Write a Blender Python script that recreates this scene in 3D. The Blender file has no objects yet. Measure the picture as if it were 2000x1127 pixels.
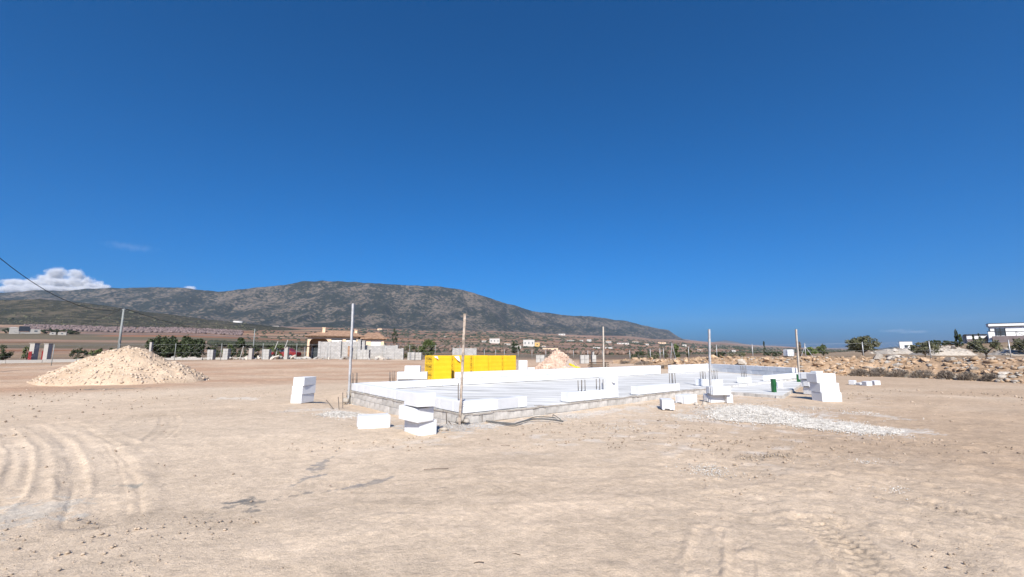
import bpy, bmesh, math, random
import numpy as np
from mathutils import Vector, Matrix, noise as mnoise

random.seed(7)
RNG = np.random.default_rng(7)
sc = bpy.context.scene
col = sc.collection

# ------------------------------------------------------------------ camera, sky, sun, exposure
F = 850.0                     # focal length in pixels of the 2000 px wide photograph
HOR = 688.0                   # eye level in the photograph
EYE = 1.5
PITCH = math.atan((HOR - 563.5) / F)
CP, SP = math.cos(PITCH), math.sin(PITCH)
cam_d = bpy.data.cameras.new('camera')
cam_d.sensor_width = 36.0
cam_d.lens = 36.0 * F / 2000.0
cam_d.clip_start = 0.1
cam_d.clip_end = 60000.0
cam = bpy.data.objects.new('camera', cam_d)
cam.location = (0, 0, EYE)
cam.rotation_euler = (math.radians(90) + PITCH, 0, 0)
col.objects.link(cam)
sc.camera = cam

SUN_EL = math.radians(38.0)
ANTI = math.atan2(1010 - 1000, F)          # azimuth the shadows run to, from +Y towards +X
world = bpy.data.worlds.new('World')
sc.world = world
world.use_nodes = True
wn = world.node_tree
sky = wn.nodes.new('ShaderNodeTexSky')
sky.sky_type = 'NISHITA'
sky.sun_disc = False
sky.sun_elevation = SUN_EL
sky.sun_rotation = math.pi + ANTI         # sun stands behind the camera
sky.altitude = 600
sky.air_density = 0.7
sky.dust_density = 4.4
sky.ozone_density = 10.0
bg = wn.nodes['Background']
bg.inputs['Strength'].default_value = 0.098
hsv = wn.nodes.new('ShaderNodeHueSaturation')      # a phone camera's stronger blue
hsv.inputs['Saturation'].default_value = 1.75
hsv.inputs['Hue'].default_value = 0.497
wn.links.new(sky.outputs['Color'], hsv.inputs['Color'])
wn.links.new(hsv.outputs['Color'], bg.inputs['Color'])

sun_d = bpy.data.lights.new('sun', 'SUN')
sun_d.energy = 4.6
sun_d.angle = math.radians(0.55)
sun_d.color = (1.0, 0.925, 0.79)
sun = bpy.data.objects.new('sun', sun_d)
to_sun = Vector((-math.sin(ANTI) * math.cos(SUN_EL), -math.cos(ANTI) * math.cos(SUN_EL), math.sin(SUN_EL)))
sun.rotation_euler = to_sun.to_track_quat('Z', 'Y').to_euler()
sun.location = (0, -20, 40)
col.objects.link(sun)

vs = sc.view_settings
vs.view_transform = 'Standard'
vs.look = 'None'
vs.gamma = 1.0
vs.exposure = 0.66
sc.cycles.use_denoising = True
sc.cycles.volume_bounces = 1
sc.cycles.volume_step_rate = 0.15
sc.cycles.volume_max_steps = 256
sc.cycles.max_bounces = 6

# ------------------------------------------------------------------ picture <-> place
def ray(px, py):
    a, b = (px - 1000.0) / F, (563.5 - py) / F
    return Vector((a, CP - b * SP, SP + b * CP))

def G(px, py, z=0.0):
    d = ray(px, py)
    t = (z - EYE) / d.z
    return Vector((d.x * t, d.y * t, z))

def at(px, py, D):
    d = ray(px, py)
    t = D / d.y
    return Vector((d.x * t, D, EYE + d.z * t))

def zat(py, D):
    return EYE + D * math.tan(PITCH + math.atan((563.5 - py) / F))

# ------------------------------------------------------------------ value noise
_LAT = RNG.random((256, 256)).astype(np.float32)
def vnoise(x, y):
    xi, yi = np.floor(x), np.floor(y)
    fx, fy = x - xi, y - yi
    fx = fx * fx * (3 - 2 * fx); fy = fy * fy * (3 - 2 * fy)
    a = xi.astype(np.int64) & 255; b = yi.astype(np.int64) & 255
    a1, b1 = (a + 1) & 255, (b + 1) & 255
    return ((_LAT[a, b] * (1 - fx) + _LAT[a1, b] * fx) * (1 - fy) + (_LAT[a, b1] * (1 - fx) + _LAT[a1, b1] * fx) * fy)

def fbm(x, y, o=4):
    s = 0; w = 1; t = 0
    for k in range(o):
        s = s + w * (vnoise(x * 2 ** k + 17.3 * k, y * 2 ** k + 9.1 * k) - 0.5)
        t += w; w *= 0.5
    return s / t * 2

def sstep(v, a, b):
    t = np.clip((v - a) / (b - a), 0, 1)
    return t * t * (3 - 2 * t)

# ------------------------------------------------------------------ terrain
TPX = np.array([-400, 0, 300, 600, 900, 1200, 1300, 1400, 1500, 1600, 1700, 1800, 1900, 2000, 2400], float)
TY = np.array([50, 80, 150, 300, 600, 1200, 2500, 4000, 9000, 13000], float)
TPY = np.array([
    [712, 709, 706, 704, 706, 708, 704, 699, 698, 698, 697, 697, 697, 697, 697],
    [702, 700, 697, 697, 699, 701, 699, 696, 695, 695, 690, 689, 688, 686, 684],
    [690, 690, 690, 692, 694, 696, 695, 693, 692, 691, 684, 677, 670, 664, 660],
    [672, 674, 678, 684, 688, 692, 692, 691, 690, 689, 685, 679, 673, 668, 665],
    [648, 650, 655, 665, 675, 684, 686, 688, 688, 688, 685, 682, 678, 675, 672],
    [630, 634, 640, 650, 663, 676, 680, 684, 686, 687, 685, 684, 682, 680, 680],
    [618, 622, 630, 641, 650, 664, 671, 677, 682, 684, 684, 684, 684, 684, 684],
    [612, 617, 626, 637, 645, 657, 665, 672, 678, 682, 683, 683, 683, 683, 683],
    [600, 605, 615, 630, 640, 652, 660, 668, 675, 680, 682, 682, 682, 682, 682],
    [600, 605, 615, 630, 640, 652, 660, 668, 675, 680, 682, 682, 682, 682, 682]], float)

def plain_py(px, y):
    px = np.clip(px, -400, 2400)
    ly = np.clip(np.log(np.maximum(y, 1e-3)), math.log(50), math.log(13000))
    LT = np.log(TY)
    i = np.clip(np.searchsorted(TPX, px) - 1, 0, len(TPX) - 2)
    j = np.clip(np.searchsorted(LT, ly) - 1, 0, len(TY) - 2)
    fx = (px - TPX[i]) / (TPX[i + 1] - TPX[i])
    fx = fx * fx * (3 - 2 * fx)
    fy = (ly - LT[j]) / (LT[j + 1] - LT[j])
    return ((TPY[j, i] * (1 - fx) + TPY[j, i + 1] * fx) * (1 - fy) + (TPY[j + 1, i] * (1 - fx) + TPY[j + 1, i + 1] * fx) * fy)

BPX = np.array([1180, 1220, 1300, 1400, 1500, 1600, 1720, 1850, 2000, 2400], float)
BD = np.array([48, 46, 41, 36, 33, 30, 28, 25, 22, 17], float)
def bank_D(px):
    return np.interp(px, BPX, BD)

HOUSE_P5 = G(681, 762, 0.2)
HOUSE_P0 = G(905, 809, 0.2)
def H(x, y):
    x = np.asarray(x, float); y = np.asarray(y, float)
    r = np.hypot(x, y)
    a = np.clip(np.arctan2(x, y), -math.radians(57), math.radians(57))
    ye = r * np.cos(a)
    px = 1000 + F * np.tan(a) / CP
    py = plain_py(px, ye)
    zf = EYE + np.maximum(ye, 50) * np.tan(PITCH + np.arctan((563.5 - py) / F))
    w = sstep(px, 1200, 1300)
    bd = bank_D(px)
    d0 = 28 * (1 - w) + bd * w
    d1 = 50 * (1 - w) + (bd + 2.4) * w
    z = zf * sstep(ye, d0, d1)
    # hollow at the far left corner of the foundation
    dx, dy = HOUSE_P0.x - HOUSE_P5.x, HOUSE_P0.y - HOUSE_P5.y
    t = np.clip(((x - HOUSE_P5.x) * dx + (y - HOUSE_P5.y) * dy) / (dx * dx + dy * dy), 0, 0.75)
    dd = (x - HOUSE_P5.x - t * dx) ** 2 + (y - HOUSE_P5.y - t * dy) ** 2
    z = z - (0.27 - 0.12 * t) * np.exp(-dd / 1.6)
    return z

def Hs(x, y):
    return float(H(np.array([x]), np.array([y]))[0])

_YS = np.exp(np.linspace(math.log(2.5), math.log(12000), 3000))
def GH(px, py):
    """where the sight line through a pixel meets the terrain"""
    d = ray(px, py)
    t = _YS / d.y
    zz = EYE + d.z * t
    h = H(d.x * t, _YS)
    hit = np.nonzero(h >= zz)[0]
    k = hit[0] if len(hit) else len(_YS) - 1
    y = _YS[k]
    return Vector((d.x * t[k], y, h[k]))

def base(px, D):
    """foot of something that stands D metres away in the direction of column px"""
    x = (px - 1000.0) / F * D * CP
    return Vector((x, D, Hs(x, D)))

# ------------------------------------------------------------------ materials
def nodes(name):
    m = bpy.data.materials.new(name)
    m.use_nodes = True
    nt = m.node_tree
    return m, nt, nt.nodes['Principled BSDF']

def mat(name, c, rough=0.9, var=0.12, scale=3.0, bump=0.0, bscale=40.0, metal=0.0, rnd=0.0, c2=None, spec=0.3, detail=6, bdist=0.01):
    m, nt, p = nodes(name)
    L = nt.links
    tc = nt.nodes.new('ShaderNodeTexCoord')
    n = nt.nodes.new('ShaderNodeTexNoise')
    n.inputs['Scale'].default_value = scale
    n.inputs['Detail'].default_value = detail
    n.inputs['Roughness'].default_value = 0.65
    L.new(tc.outputs['Object'], n.inputs['Vector'])
    r = nt.nodes.new('ShaderNodeValToRGB')
    r.color_ramp.elements[0].position = 0.3
    r.color_ramp.elements[1].position = 0.7
    lo = tuple(max(0, k * (1 - var)) for k in c)
    hi = tuple(min(0.95, k * (1 + var)) for k in (c2 or c))
    r.color_ramp.elements[0].color = (*lo, 1)
    r.color_ramp.elements[1].color = (*hi, 1)
    L.new(n.outputs['Fac'], r.inputs['Fac'])
    out = r.outputs['Color']
    if rnd:
        oi = nt.nodes.new('ShaderNodeObjectInfo')
        mr = nt.nodes.new('ShaderNodeMapRange')
        mr.inputs['To Min'].default_value = 1 - rnd
        mr.inputs['To Max'].default_value = 1 + rnd * 0.6
        L.new(oi.outputs['Random'], mr.inputs['Value'])
        hs = nt.nodes.new('ShaderNodeHueSaturation')
        L.new(mr.outputs['Result'], hs.inputs['Value'])
        L.new(out, hs.inputs['Color'])
        out = hs.outputs['Color']
    L.new(out, p.inputs['Base Color'])
    p.inputs['Roughness'].default_value = rough
    p.inputs['Metallic'].default_value = metal
    p.inputs['Specular IOR Level'].default_value = spec
    if bump:
        n2 = nt.nodes.new('ShaderNodeTexNoise')
        n2.inputs['Scale'].default_value = bscale
        n2.inputs['Detail'].default_value = 5
        L.new(tc.outputs['Object'], n2.inputs['Vector'])
        b = nt.nodes.new('ShaderNodeBump')
        b.inputs['Strength'].default_value = bump
        b.inputs['Distance'].default_value = bdist
        L.new(n2.outputs['Fac'], b.inputs['Height'])
        L.new(b.outputs['Normal'], p.inputs['Normal'])
    return m

def vcol_mat(name, attr='Col', scales=((0.35, 0.20), (6.0, 0.22)), bump=((9, 0.03), (60, 0.008)), rough=0.95, strength=1.0):
    """colour from the mesh, broken up by noise"""
    m, nt, p = nodes(name)
    L = nt.links
    at_ = nt.nodes.new('ShaderNodeAttribute'); at_.attribute_name = attr
    tc = nt.nodes.new('ShaderNodeTexCoord')
    out = at_.outputs['Color']
    for s, v in scales:
        n = nt.nodes.new('ShaderNodeTexNoise')
        n.inputs['Scale'].default_value = s; n.inputs['Detail'].default_value = 7; n.inputs['Roughness'].default_value = 0.68
        L.new(tc.outputs['Object'], n.inputs['Vector'])
        mr = nt.nodes.new('ShaderNodeMapRange')
        mr.inputs['From Min'].default_value = 0.25; mr.inputs['From Max'].default_value = 0.75
        mr.inputs['To Min'].default_value = 1 - v; mr.inputs['To Max'].default_value = 1 + v
        L.new(n.outputs['Fac'], mr.inputs['Value'])
        mx = nt.nodes.new('ShaderNodeVectorMath'); mx.operation = 'SCALE'
        L.new(out, mx.inputs[0]); L.new(mr.outputs['Result'], mx.inputs['Scale'])
        out = mx.outputs[0]
    L.new(out, p.inputs['Base Color'])
    p.inputs['Roughness'].default_value = rough
    p.inputs['Specular IOR Level'].default_value = 0.15
    prev = None
    for s, dist in bump:
        n = nt.nodes.new('ShaderNodeTexNoise')
        n.inputs['Scale'].default_value = s; n.inputs['Detail'].default_value = 8; n.inputs['Roughness'].default_value = 0.7
        L.new(tc.outputs['Object'], n.inputs['Vector'])
        b = nt.nodes.new('ShaderNodeBump')
        b.inputs['Strength'].default_value = strength; b.inputs['Distance'].default_value = dist
        L.new(n.outputs['Fac'], b.inputs['Height'])
        if prev: L.new(prev, b.inputs['Normal'])
        prev = b.outputs['Normal']
    if prev: L.new(prev, p.inputs['Normal'])
    return m

M = {}
M['aac'] = mat('aerated_white', (0.62, 0.63, 0.64), 0.95, 0.07, 2.2, 0.25, 90, rnd=0.05)
M['aac_damp'] = mat('aerated_damp', (0.52, 0.53, 0.55), 0.95, 0.06, 4, 0.3, 90, rnd=0.06)
M['cblock'] = mat('concrete_block_grey', (0.37, 0.35, 0.325), 0.95, 0.22, 5, 0.5, 60, rnd=0.18, c2=(0.46, 0.44, 0.41))
M['slab'] = mat('slab_concrete', (0.43, 0.42, 0.40), 0.8, 0.25, 0.9, 0.3, 14, c2=(0.66, 0.65, 0.62), detail=9)
def streaky(m, ang, sx, sy):
    """stretch a material's noise along one direction, as a screed board leaves it"""
    nt = m.node_tree
    mp = nt.nodes.new('ShaderNodeMapping')
    mp.vector_type = 'TEXTURE'
    mp.inputs['Rotation'].default_value = (0, 0, ang); mp.inputs['Scale'].default_value = (sx, sy, 1)
    tc = [n for n in nt.nodes if n.type == 'TEX_COORD'][0]
    tex = [n for n in nt.nodes if n.type == 'TEX_NOISE'][0]
    nt.links.new(tc.outputs['Object'], mp.inputs['Vector']); nt.links.new(mp.outputs['Vector'], tex.inputs['Vector'])
streaky(M['slab'], -0.25, 2.2, 0.35)
M['mortar'] = mat('mortar', (0.33, 0.30, 0.265), 0.95, 0.2, 8, 0.8, 30)
M['yellow'] = mat('yellow_wrap', (0.80, 0.50, 0.018), 0.38, 0.06, 3, 0.25, 7, spec=0.45, bdist=0.03, rnd=0.06)
M['print'] = mat('dark_print', (0.03, 0.028, 0.02), 0.6, 0.1, 5)
M['wood_old'] = mat('weathered_timber', (0.19, 0.15, 0.115), 0.9, 0.5, 7, 0.6, 40, c2=(0.36, 0.30, 0.25))
M['wood_pale'] = mat('pale_timber', (0.40, 0.35, 0.295), 0.9, 0.25, 6, 0.5, 40)
M['wood_dark'] = mat('dark_planks', (0.10, 0.075, 0.055), 0.9, 0.35, 6, 0.5, 40, rnd=0.3)
M['steel'] = mat('galvanised', (0.42, 0.42, 0.42), 0.5, 0.2, 8, metal=0.5)
M['rebar'] = mat('rusty_rebar', (0.17, 0.145, 0.125), 0.8, 0.3, 30, metal=0.3)
M['greenpaint'] = mat('green_paint', (0.012, 0.095, 0.028), 0.45, 0.25, 6, spec=0.5)
M['hose'] = mat('grey_hose', (0.11, 0.11, 0.105), 0.6, 0.2, 4)
M['gravel'] = mat('white_gravel', (0.32, 0.29, 0.255), 0.95, 0.3, 9, c2=(0.57, 0.54, 0.49))
M['gravel_grey'] = mat('grey_gravel', (0.33, 0.32, 0.31), 0.95, 0.3, 9, c2=(0.5, 0.48, 0.46))
M['clod'] = mat('soil_clods', (0.20, 0.15, 0.108), 0.97, 0.35, 2, c2=(0.40, 0.32, 0.24))  # darker than the soil: dark clods and their shadow specks in one colour
M['stone'] = mat('tan_stone', (0.36, 0.24, 0.145), 0.95, 0.28, 2.2, 0.7, 9, rnd=0.28, c2=(0.50, 0.36, 0.24), bdist=0.05)
M['stone_grey'] = mat('grey_stone', (0.36, 0.32, 0.27), 0.95, 0.28, 2.2, 0.7, 9, rnd=0.25, c2=(0.48, 0.43, 0.37), bdist=0.05)
M['lime'] = mat('limestone', (0.40, 0.355, 0.30), 0.95, 0.3, 2.5, 0.7, 9, rnd=0.15, bdist=0.05)
M['earth'] = mat('bank_earth', (0.27, 0.175, 0.105), 0.97, 0.3, 1.2, 0.7, 6, c2=(0.40, 0.28, 0.18), bdist=0.06)
M['dry'] = mat('dry_shrub', (0.15, 0.12, 0.095), 0.95, 0.35, 3, c2=(0.25, 0.21, 0.17))
M['leaf'] = mat('leaf_green', (0.045, 0.065, 0.02), 0.7, 0.4, 2.5, c2=(0.085, 0.11, 0.035))
M['leaf_dark'] = mat('leaf_dark', (0.022, 0.035, 0.014), 0.7, 0.4, 2.5, c2=(0.05, 0.065, 0.028))
M['leaf_olive'] = mat('leaf_olive', (0.065, 0.072, 0.035), 0.75, 0.35, 2.0, c2=(0.125, 0.125, 0.07))
M['leaf_bright'] = mat('leaf_bright', (0.05, 0.085, 0.018), 0.7, 0.4, 2.5, c2=(0.11, 0.15, 0.035))
M['bark'] = mat('bark', (0.10, 0.075, 0.055), 0.95, 0.35, 6, 0.6, 25)
M['farwhite'] = mat('distant_render', (0.47, 0.45, 0.42), 0.9, 0.06, 0.3)
M['white'] = mat('white_render', (0.74, 0.74, 0.73), 0.9, 0.04, 1.5)
M['offwhite'] = mat('offwhite_render', (0.36, 0.34, 0.31), 0.9, 0.08, 0.5)
M['cream'] = mat('cream_render', (0.70, 0.52, 0.36), 0.9, 0.05, 0.8)
M['tile'] = mat('roof_tile', (0.23, 0.135, 0.085), 0.9, 0.3, 2.5, c2=(0.34, 0.215, 0.14), rnd=0.05)
M['glass'] = mat('dark_glass', (0.05, 0.065, 0.08), 0.15, 0.1, 1, spec=0.6)
M['dark'] = mat('dark_void', (0.03, 0.03, 0.03), 0.8, 0.2, 2)
M['darkmetal'] = mat('dark_metal', (0.035, 0.037, 0.04), 0.5, 0.1, 2)
M['purplewall'] = mat('mauve_wall', (0.165, 0.135, 0.135), 0.95, 0.15, 0.6)
M['ochre'] = mat('ochre_render', (0.55, 0.36, 0.14), 0.9, 0.05, 0.8)
M['red'] = mat('red_paint', (0.20, 0.018, 0.018), 0.35, 0.1, 2, spec=0.5)
M['tarp'] = mat('dark_tarp', (0.03, 0.036, 0.038), 0.6, 0.3, 2)
M['rubber'] = mat('rubber', (0.02, 0.02, 0.02), 0.8, 0.1, 5)
M['greynet'] = mat('pole_concrete', (0.23, 0.245, 0.24), 0.85, 0.12, 2)
M['plastic'] = mat('white_plastic', (0.70, 0.73, 0.76), 0.5, 0.05, 2)
M['blockwall'] = mat('breeze_block_wall', (0.27, 0.265, 0.25), 0.95, 0.2, 1.2, 0.5, 10, c2=(0.36, 0.35, 0.33), rnd=0.1)
M['panel'] = mat('dark_panel', (0.03, 0.035, 0.045), 0.35, 0.1, 2)
M['almond'] = mat('almond_blossom', (0.13, 0.095, 0.085), 0.95, 0.3, 0.05, c2=(0.19, 0.142, 0.135))
M['bare'] = mat('bare_orchard', (0.13, 0.085, 0.062), 0.95, 0.35, 0.1, c2=(0.19, 0.13, 0.10))
M['scrub'] = mat('scrub', (0.045, 0.05, 0.026), 0.95, 0.4, 0.05, c2=(0.09, 0.085, 0.05))
M['scrub_dark'] = mat('far_trees', (0.025, 0.032, 0.02), 0.95, 0.4, 0.05, c2=(0.05, 0.055, 0.035))

# ------------------------------------------------------------------ object helpers
class MB:
    def __init__(s):
        s.v = []; s.f = []
    def add(s, vs, fs):
        k = len(s.v)
        s.v += [tuple(a) for a in vs]
        s.f += [tuple(i + k for i in q) for q in fs]
        return s
    def box(s, c, d, rz=0.0, taper=1.0):
        cx, cy, cz = c; dx, dy, dz = d[0] / 2, d[1] / 2, d[2] / 2
        ca, sa = math.cos(rz), math.sin(rz)
        vs = []
        for z in (-1, 1):
            t = taper if z > 0 else 1
            for a, b in ((-1, -1), (1, -1), (1, 1), (-1, 1)):
                X, Y = a * dx * t, b * dy * t
                vs.append((cx + X * ca - Y * sa, cy + X * sa + Y * ca, cz + z * dz))
        return s.add(vs, [(3, 2, 1, 0), (4, 5, 6, 7), (0, 1, 5, 4), (1, 2, 6, 5), (2, 3, 7, 6), (3, 0, 4, 7)])
    def prism(s, pts, z0, z1):
        n = len(pts)
        vs = [(p[0], p[1], z0) for p in pts] + [(p[0], p[1], z1) for p in pts]
        fs = [tuple(range(n - 1, -1, -1)), tuple(range(n, 2 * n))]
        fs += [(i, (i + 1) % n, n + (i + 1) % n, n + i) for i in range(n)]
        return s.add(vs, fs)
    def tube(s, pts, r, n=6, r1=None):
        pts = [Vector(p) for p in pts]
        m = len(pts); vs = []; fs = []
        for i, p in enumerate(pts):
            t = (pts[min(i + 1, m - 1)] - pts[max(i - 1, 0)]).normalized()
            a = t.orthogonal().normalized() if abs(t.z) < 0.95 else Vector((1, 0, 0))
            a = (a - t * a.dot(t)).normalized()
            if abs(t.z) < 0.95:
                a = Vector((0, 0, 1)); a = (a - t * a.dot(t)).normalized()
            b = t.cross(a)
            rr = r if r1 is None else r + (r1 - r) * i / (m - 1)
            for k in range(n):
                w = 2 * math.pi * k / n
                vs.append(p + a * (math.cos(w) * rr) + b * (math.sin(w) * rr))
        for i in range(m - 1):
            for k in range(n):
                fs.append((i * n + k, i * n + (k + 1) % n, (i + 1) * n + (k + 1) % n, (i + 1) * n + k))
        fs.append(tuple(range(n - 1, -1, -1))); fs.append(tuple((m - 1) * n + k for k in range(n)))
        return s.add(vs, fs)
    def mesh(s, name='m', smooth=False):
        me = bpy.data.meshes.new(name)
        me.from_pydata(s.v, [], s.f)
        me.update()
        if smooth:
            me.polygons.foreach_set('use_smooth', [True] * len(me.polygons))
        return me

def np_mesh(name, V, Fa, smooth=False):
    me = bpy.data.meshes.new(name)
    n, k = len(Fa), Fa.shape[1]
    me.vertices.add(len(V)); me.vertices.foreach_set('co', np.ascontiguousarray(V, np.float32).ravel())
    me.loops.add(n * k); me.loops.foreach_set('vertex_index', np.ascontiguousarray(Fa, np.int32).ravel())
    me.polygons.add(n)
    me.polygons.foreach_set('loop_start', np.arange(0, n * k, k, dtype=np.int32))
    me.polygons.foreach_set('loop_total', np.full(n, k, np.int32))
    if smooth:
        me.polygons.foreach_set('use_smooth', np.ones(n, bool))
    me.update(calc_edges=True)
    return me

def link(name, me, m, parent=None, loc=(0, 0, 0), rot=(0, 0, 0), scale=(1, 1, 1)):
    o = bpy.data.objects.new(name, me)
    if me is not None and m is not None:
        if len(me.materials) == 0:
            me.materials.append(m)
        elif me.materials[0] is not m:
            o.material_slots[0].link = 'OBJECT'; o.material_slots[0].material = m
    o.location = loc; o.rotation_euler = rot; o.scale = scale
    col.objects.link(o)
    if parent: o.parent = parent
    return o

def tag(o, label=None, cat=None, group=None, kind=None):
    if label: o['label'] = label
    if cat: o['category'] = cat
    if group: o['group'] = group
    if kind: o['kind'] = kind
    elif cat: o['kind'] = 'thing'
    return o

def thing(name, label, cat, loc=(0, 0, 0), group=None, rz=0.0):
    o = bpy.data.objects.new(name, None)
    o.empty_display_size = 0.1
    o.location = loc; o.rotation_euler = (0, 0, rz)
    col.objects.link(o)
    return tag(o, label, cat, group)

def struct(name, me, m):
    return tag(link(name, me, m), kind='structure')

def bevel_box(d, b=0.01, name='block'):
    bm = bmesh.new()
    bmesh.ops.create_cube(bm, size=1)
    for v in bm.verts:
        v.co = Vector((v.co.x * d[0], v.co.y * d[1], v.co.z * d[2]))
    if b:
        bmesh.ops.bevel(bm, geom=bm.edges[:], offset=b, segments=1, affect='EDGES')
    me = bpy.data.meshes.new(name); bm.to_mesh(me); bm.free()
    return me

# ------------------------------------------------------------------ the ground
def dist_poly(x, y, pts):
    """signed distance to a polyline and the distance along it"""
    best = np.full(x.shape, 1e9); al = np.zeros(x.shape); sg = np.ones(x.shape)
    acc = 0.0
    for (a, b) in zip(pts[:-1], pts[1:]):
        dx, dy = b[0] - a[0], b[1] - a[1]
        L = math.hypot(dx, dy)
        t = np.clip(((x - a[0]) * dx + (y - a[1]) * dy) / (L * L), 0, 1)
        qx, qy = x - (a[0] + t * dx), y - (a[1] + t * dy)
        d = np.hypot(qx, qy)
        s = np.sign(dx * qy - dy * qx)
        k = d < best
        best = np.where(k, d, best); al = np.where(k, acc + t * L, al); sg = np.where(k, s, sg)
        acc += L
    return best * sg, al

def gpoly(pix):
    out = []
    P = [G(a, b, 0) for a, b in pix]
    n = len(P)
    for i in range(n - 1):
        p0, p1, p2, p3 = P[max(i - 1, 0)], P[i], P[i + 1], P[min(i + 2, n - 1)]
        for k in range(6):
            t = k / 6
            q = 0.5 * ((2 * p1) + (-p0 + p2) * t + (2 * p0 - 5 * p1 + 4 * p2 - p3) * t * t + (-p0 + 3 * p1 - 3 * p2 + p3) * t ** 3)
            out.append((q.x, q.y))
    out.append((P[-1].x, P[-1].y))
    return out

TRACKS = [  # pixel line, half width, depth, rib period, rib direction (0 = along the track, 1 = across)
    ([(110, 826), (165, 862), (196, 905), (203, 962), (195, 1010)], 0.34, 0.034, 0.115, 0),
    ([(60, 828), (120, 868), (142, 915), (140, 970)], 0.14, 0.03, 0.2, 0),
    ([(5, 836), (38, 880), (36, 930), (8, 975), (-40, 1005)], 0.13, 0.045, 0.3, 0),
    ([(-30, 850), (5, 900), (-10, 950)], 0.15, 0.03, 0.3, 0),
    ([(285, 812), (245, 832), (190, 838)], 0.30, 0.03, 0.10, 0),
    ([(330, 812), (330, 835), (300, 860)], 0.20, 0.03, 0.10, 0),
    ([(165, 825), (205, 848), (250, 870)], 0.15, 0.03, 0.10, 0),
    ([(1575, 1018), (1640, 1070), (1720, 1150)], 0.16, 0.04, 0.09, 1),
    ([(1628, 1020), (1680, 1070), (1760, 1150)], 0.14, 0.035, 0.09, 1),
    ([(1420, 1045), (1445, 1085), (1450, 1150)], 0.10, 0.03, 0.2, 0),
    ([(1385, 1040), (1375, 1090), (1372, 1150)], 0.12, 0.03, 0.2, 0),
    ([(1790, 980), (1860, 1000), (2000, 1030)], 0.18, 0.025, 0.09, 1),
    ([(880, 930), (1010, 922), (1200, 925), (1400, 905), (1650, 890)], 0.22, 0.012, 0.12, 1),
    ([(500, 940), (760, 952), (1000, 960), (1300, 950), (1500, 930)], 0.22, 0.012, 0.10, 1),
    ([(640, 1000), (900, 1015), (1200, 1000), (1500, 965)], 0.25, 0.010, 0.12, 1),
    ([(1700, 815), (1780, 790), (1850, 768), (1900, 755)], 0.30, 0.03, 0.3, 0),
    ([(1840, 830), (1860, 800), (1880, 768)], 0.30, 0.025, 0.3, 0),
    ([(0, 780), (200, 790), (400, 786), (600, 775)], 0.30, 0.03, 0.3, 0),
    ([(0, 800), (250, 802), (450, 795)], 0.25, 0.025, 0.3, 0),
]
SCUFFS = [   # broad faint paths of earlier passes
    ([(300, 1150), (700, 1040), (1200, 1010), (1700, 940)], 0.35, 0, 0.2, 0),
    ([(600, 1150), (1000, 1090), (1500, 1050), (2000, 1010)], 0.25, 0, 0.1, 0),
    ([(0, 905), (400, 880), (800, 882), (1200, 870), (1600, 862)], 0.35, 0, 0.2, 0),
    ([(0, 870), (300, 850), (620, 845), (900, 868)], 0.30, 0, 0.1, 0),
    ([(900, 900), (1300, 880), (1700, 855), (2000, 850)], 0.35, 0, 0.1, 0),
    ([(1250, 1150), (1330, 1000), (1600, 900), (1990, 850)], 0.35, 0, 0.1, 0),
    ([(1000, 1150), (1050, 1010), (1350, 905), (1750, 860)], 0.3, 0, 0.2, 0),
    ([(0, 820), (350, 815), (640, 806)], 0.4, 0, 0.1, 0),
    ([(1450, 775), (1700, 790), (2000, 800)], 0.5, 0, 0.2, 0),
    ([(0, 1060), (260, 1010), (520, 1010), (800, 985)], 0.25, 0, 0.1, 0),
]
STAINS = [
    ([(438, 992), (475, 983), (520, 976), (560, 968), (600, 960)], [0.10, 0.16, 0.07, 0.05, 0.04], (0.175, 0.165, 0.15)),
    ([(455, 982), (490, 970)], [0.08, 0.05], (0.175, 0.165, 0.15)),
    ([(625, 912), (636, 898), (655, 886)], [0.06, 0.06, 0.03], (0.24, 0.225, 0.21)),
    ([(640, 955), (690, 946), (735, 938), (762, 931)], [0.02, 0.03, 0.05, 0.03], (0.25, 0.23, 0.21)),
    ([(570, 945), (600, 930), (640, 922)], [0.03, 0.04, 0.02], (0.26, 0.24, 0.22)),
    ([(225, 945), (265, 948)], [0.04, 0.03], (0.28, 0.26, 0.22)),
    ([(355, 749), (385, 748), (425, 746)], [0.25, 0.35, 0.25], (0.33, 0.34, 0.35)),
    ([(120, 757), (200, 759), (285, 757)], [0.2, 0.3, 0.2], (0.22, 0.19, 0.15)),
    ([(-30, 1020), (30, 1010), (85, 1000)], [0.4, 0.5, 0.2], (0.50, 0.45, 0.38)),
    ([(415, 779), (450, 777), (495, 779)], [0.2, 0.25, 0.2], (0.62, 0.55, 0.46)),
    ([(1395, 808), (1480, 806), (1560, 818), (1680, 838), (1800, 846)], [0.6, 0.95, 0.65, 0.4, 0.2], (0.56, 0.51, 0.45)),
    ([(1650, 806), (1700, 812), (1770, 821)], [0.12, 0.2, 0.1], (0.53, 0.47, 0.40)),
    ([(640, 808), (690, 803), (740, 806)], [0.2, 0.35, 0.2], (0.55, 0.51, 0.46)),
    ([(770, 830), (860, 832), (980, 830)], [0.2, 0.35, 0.12], (0.44, 0.42, 0.39)),
    ([(930, 832), (1050, 819), (1180, 802), (1300, 792)], [0.12, 0.25, 0.2, 0.15], (0.58, 0.52, 0.45)),
    ([(560, 803), (620, 797), (680, 795)], [0.2, 0.3, 0.2], (0.58, 0.51, 0.43)),
    ([(1460, 893), (1510, 890), (1550, 889)], [0.12, 0.14, 0.1], (0.31, 0.25, 0.19)),
]

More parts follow.
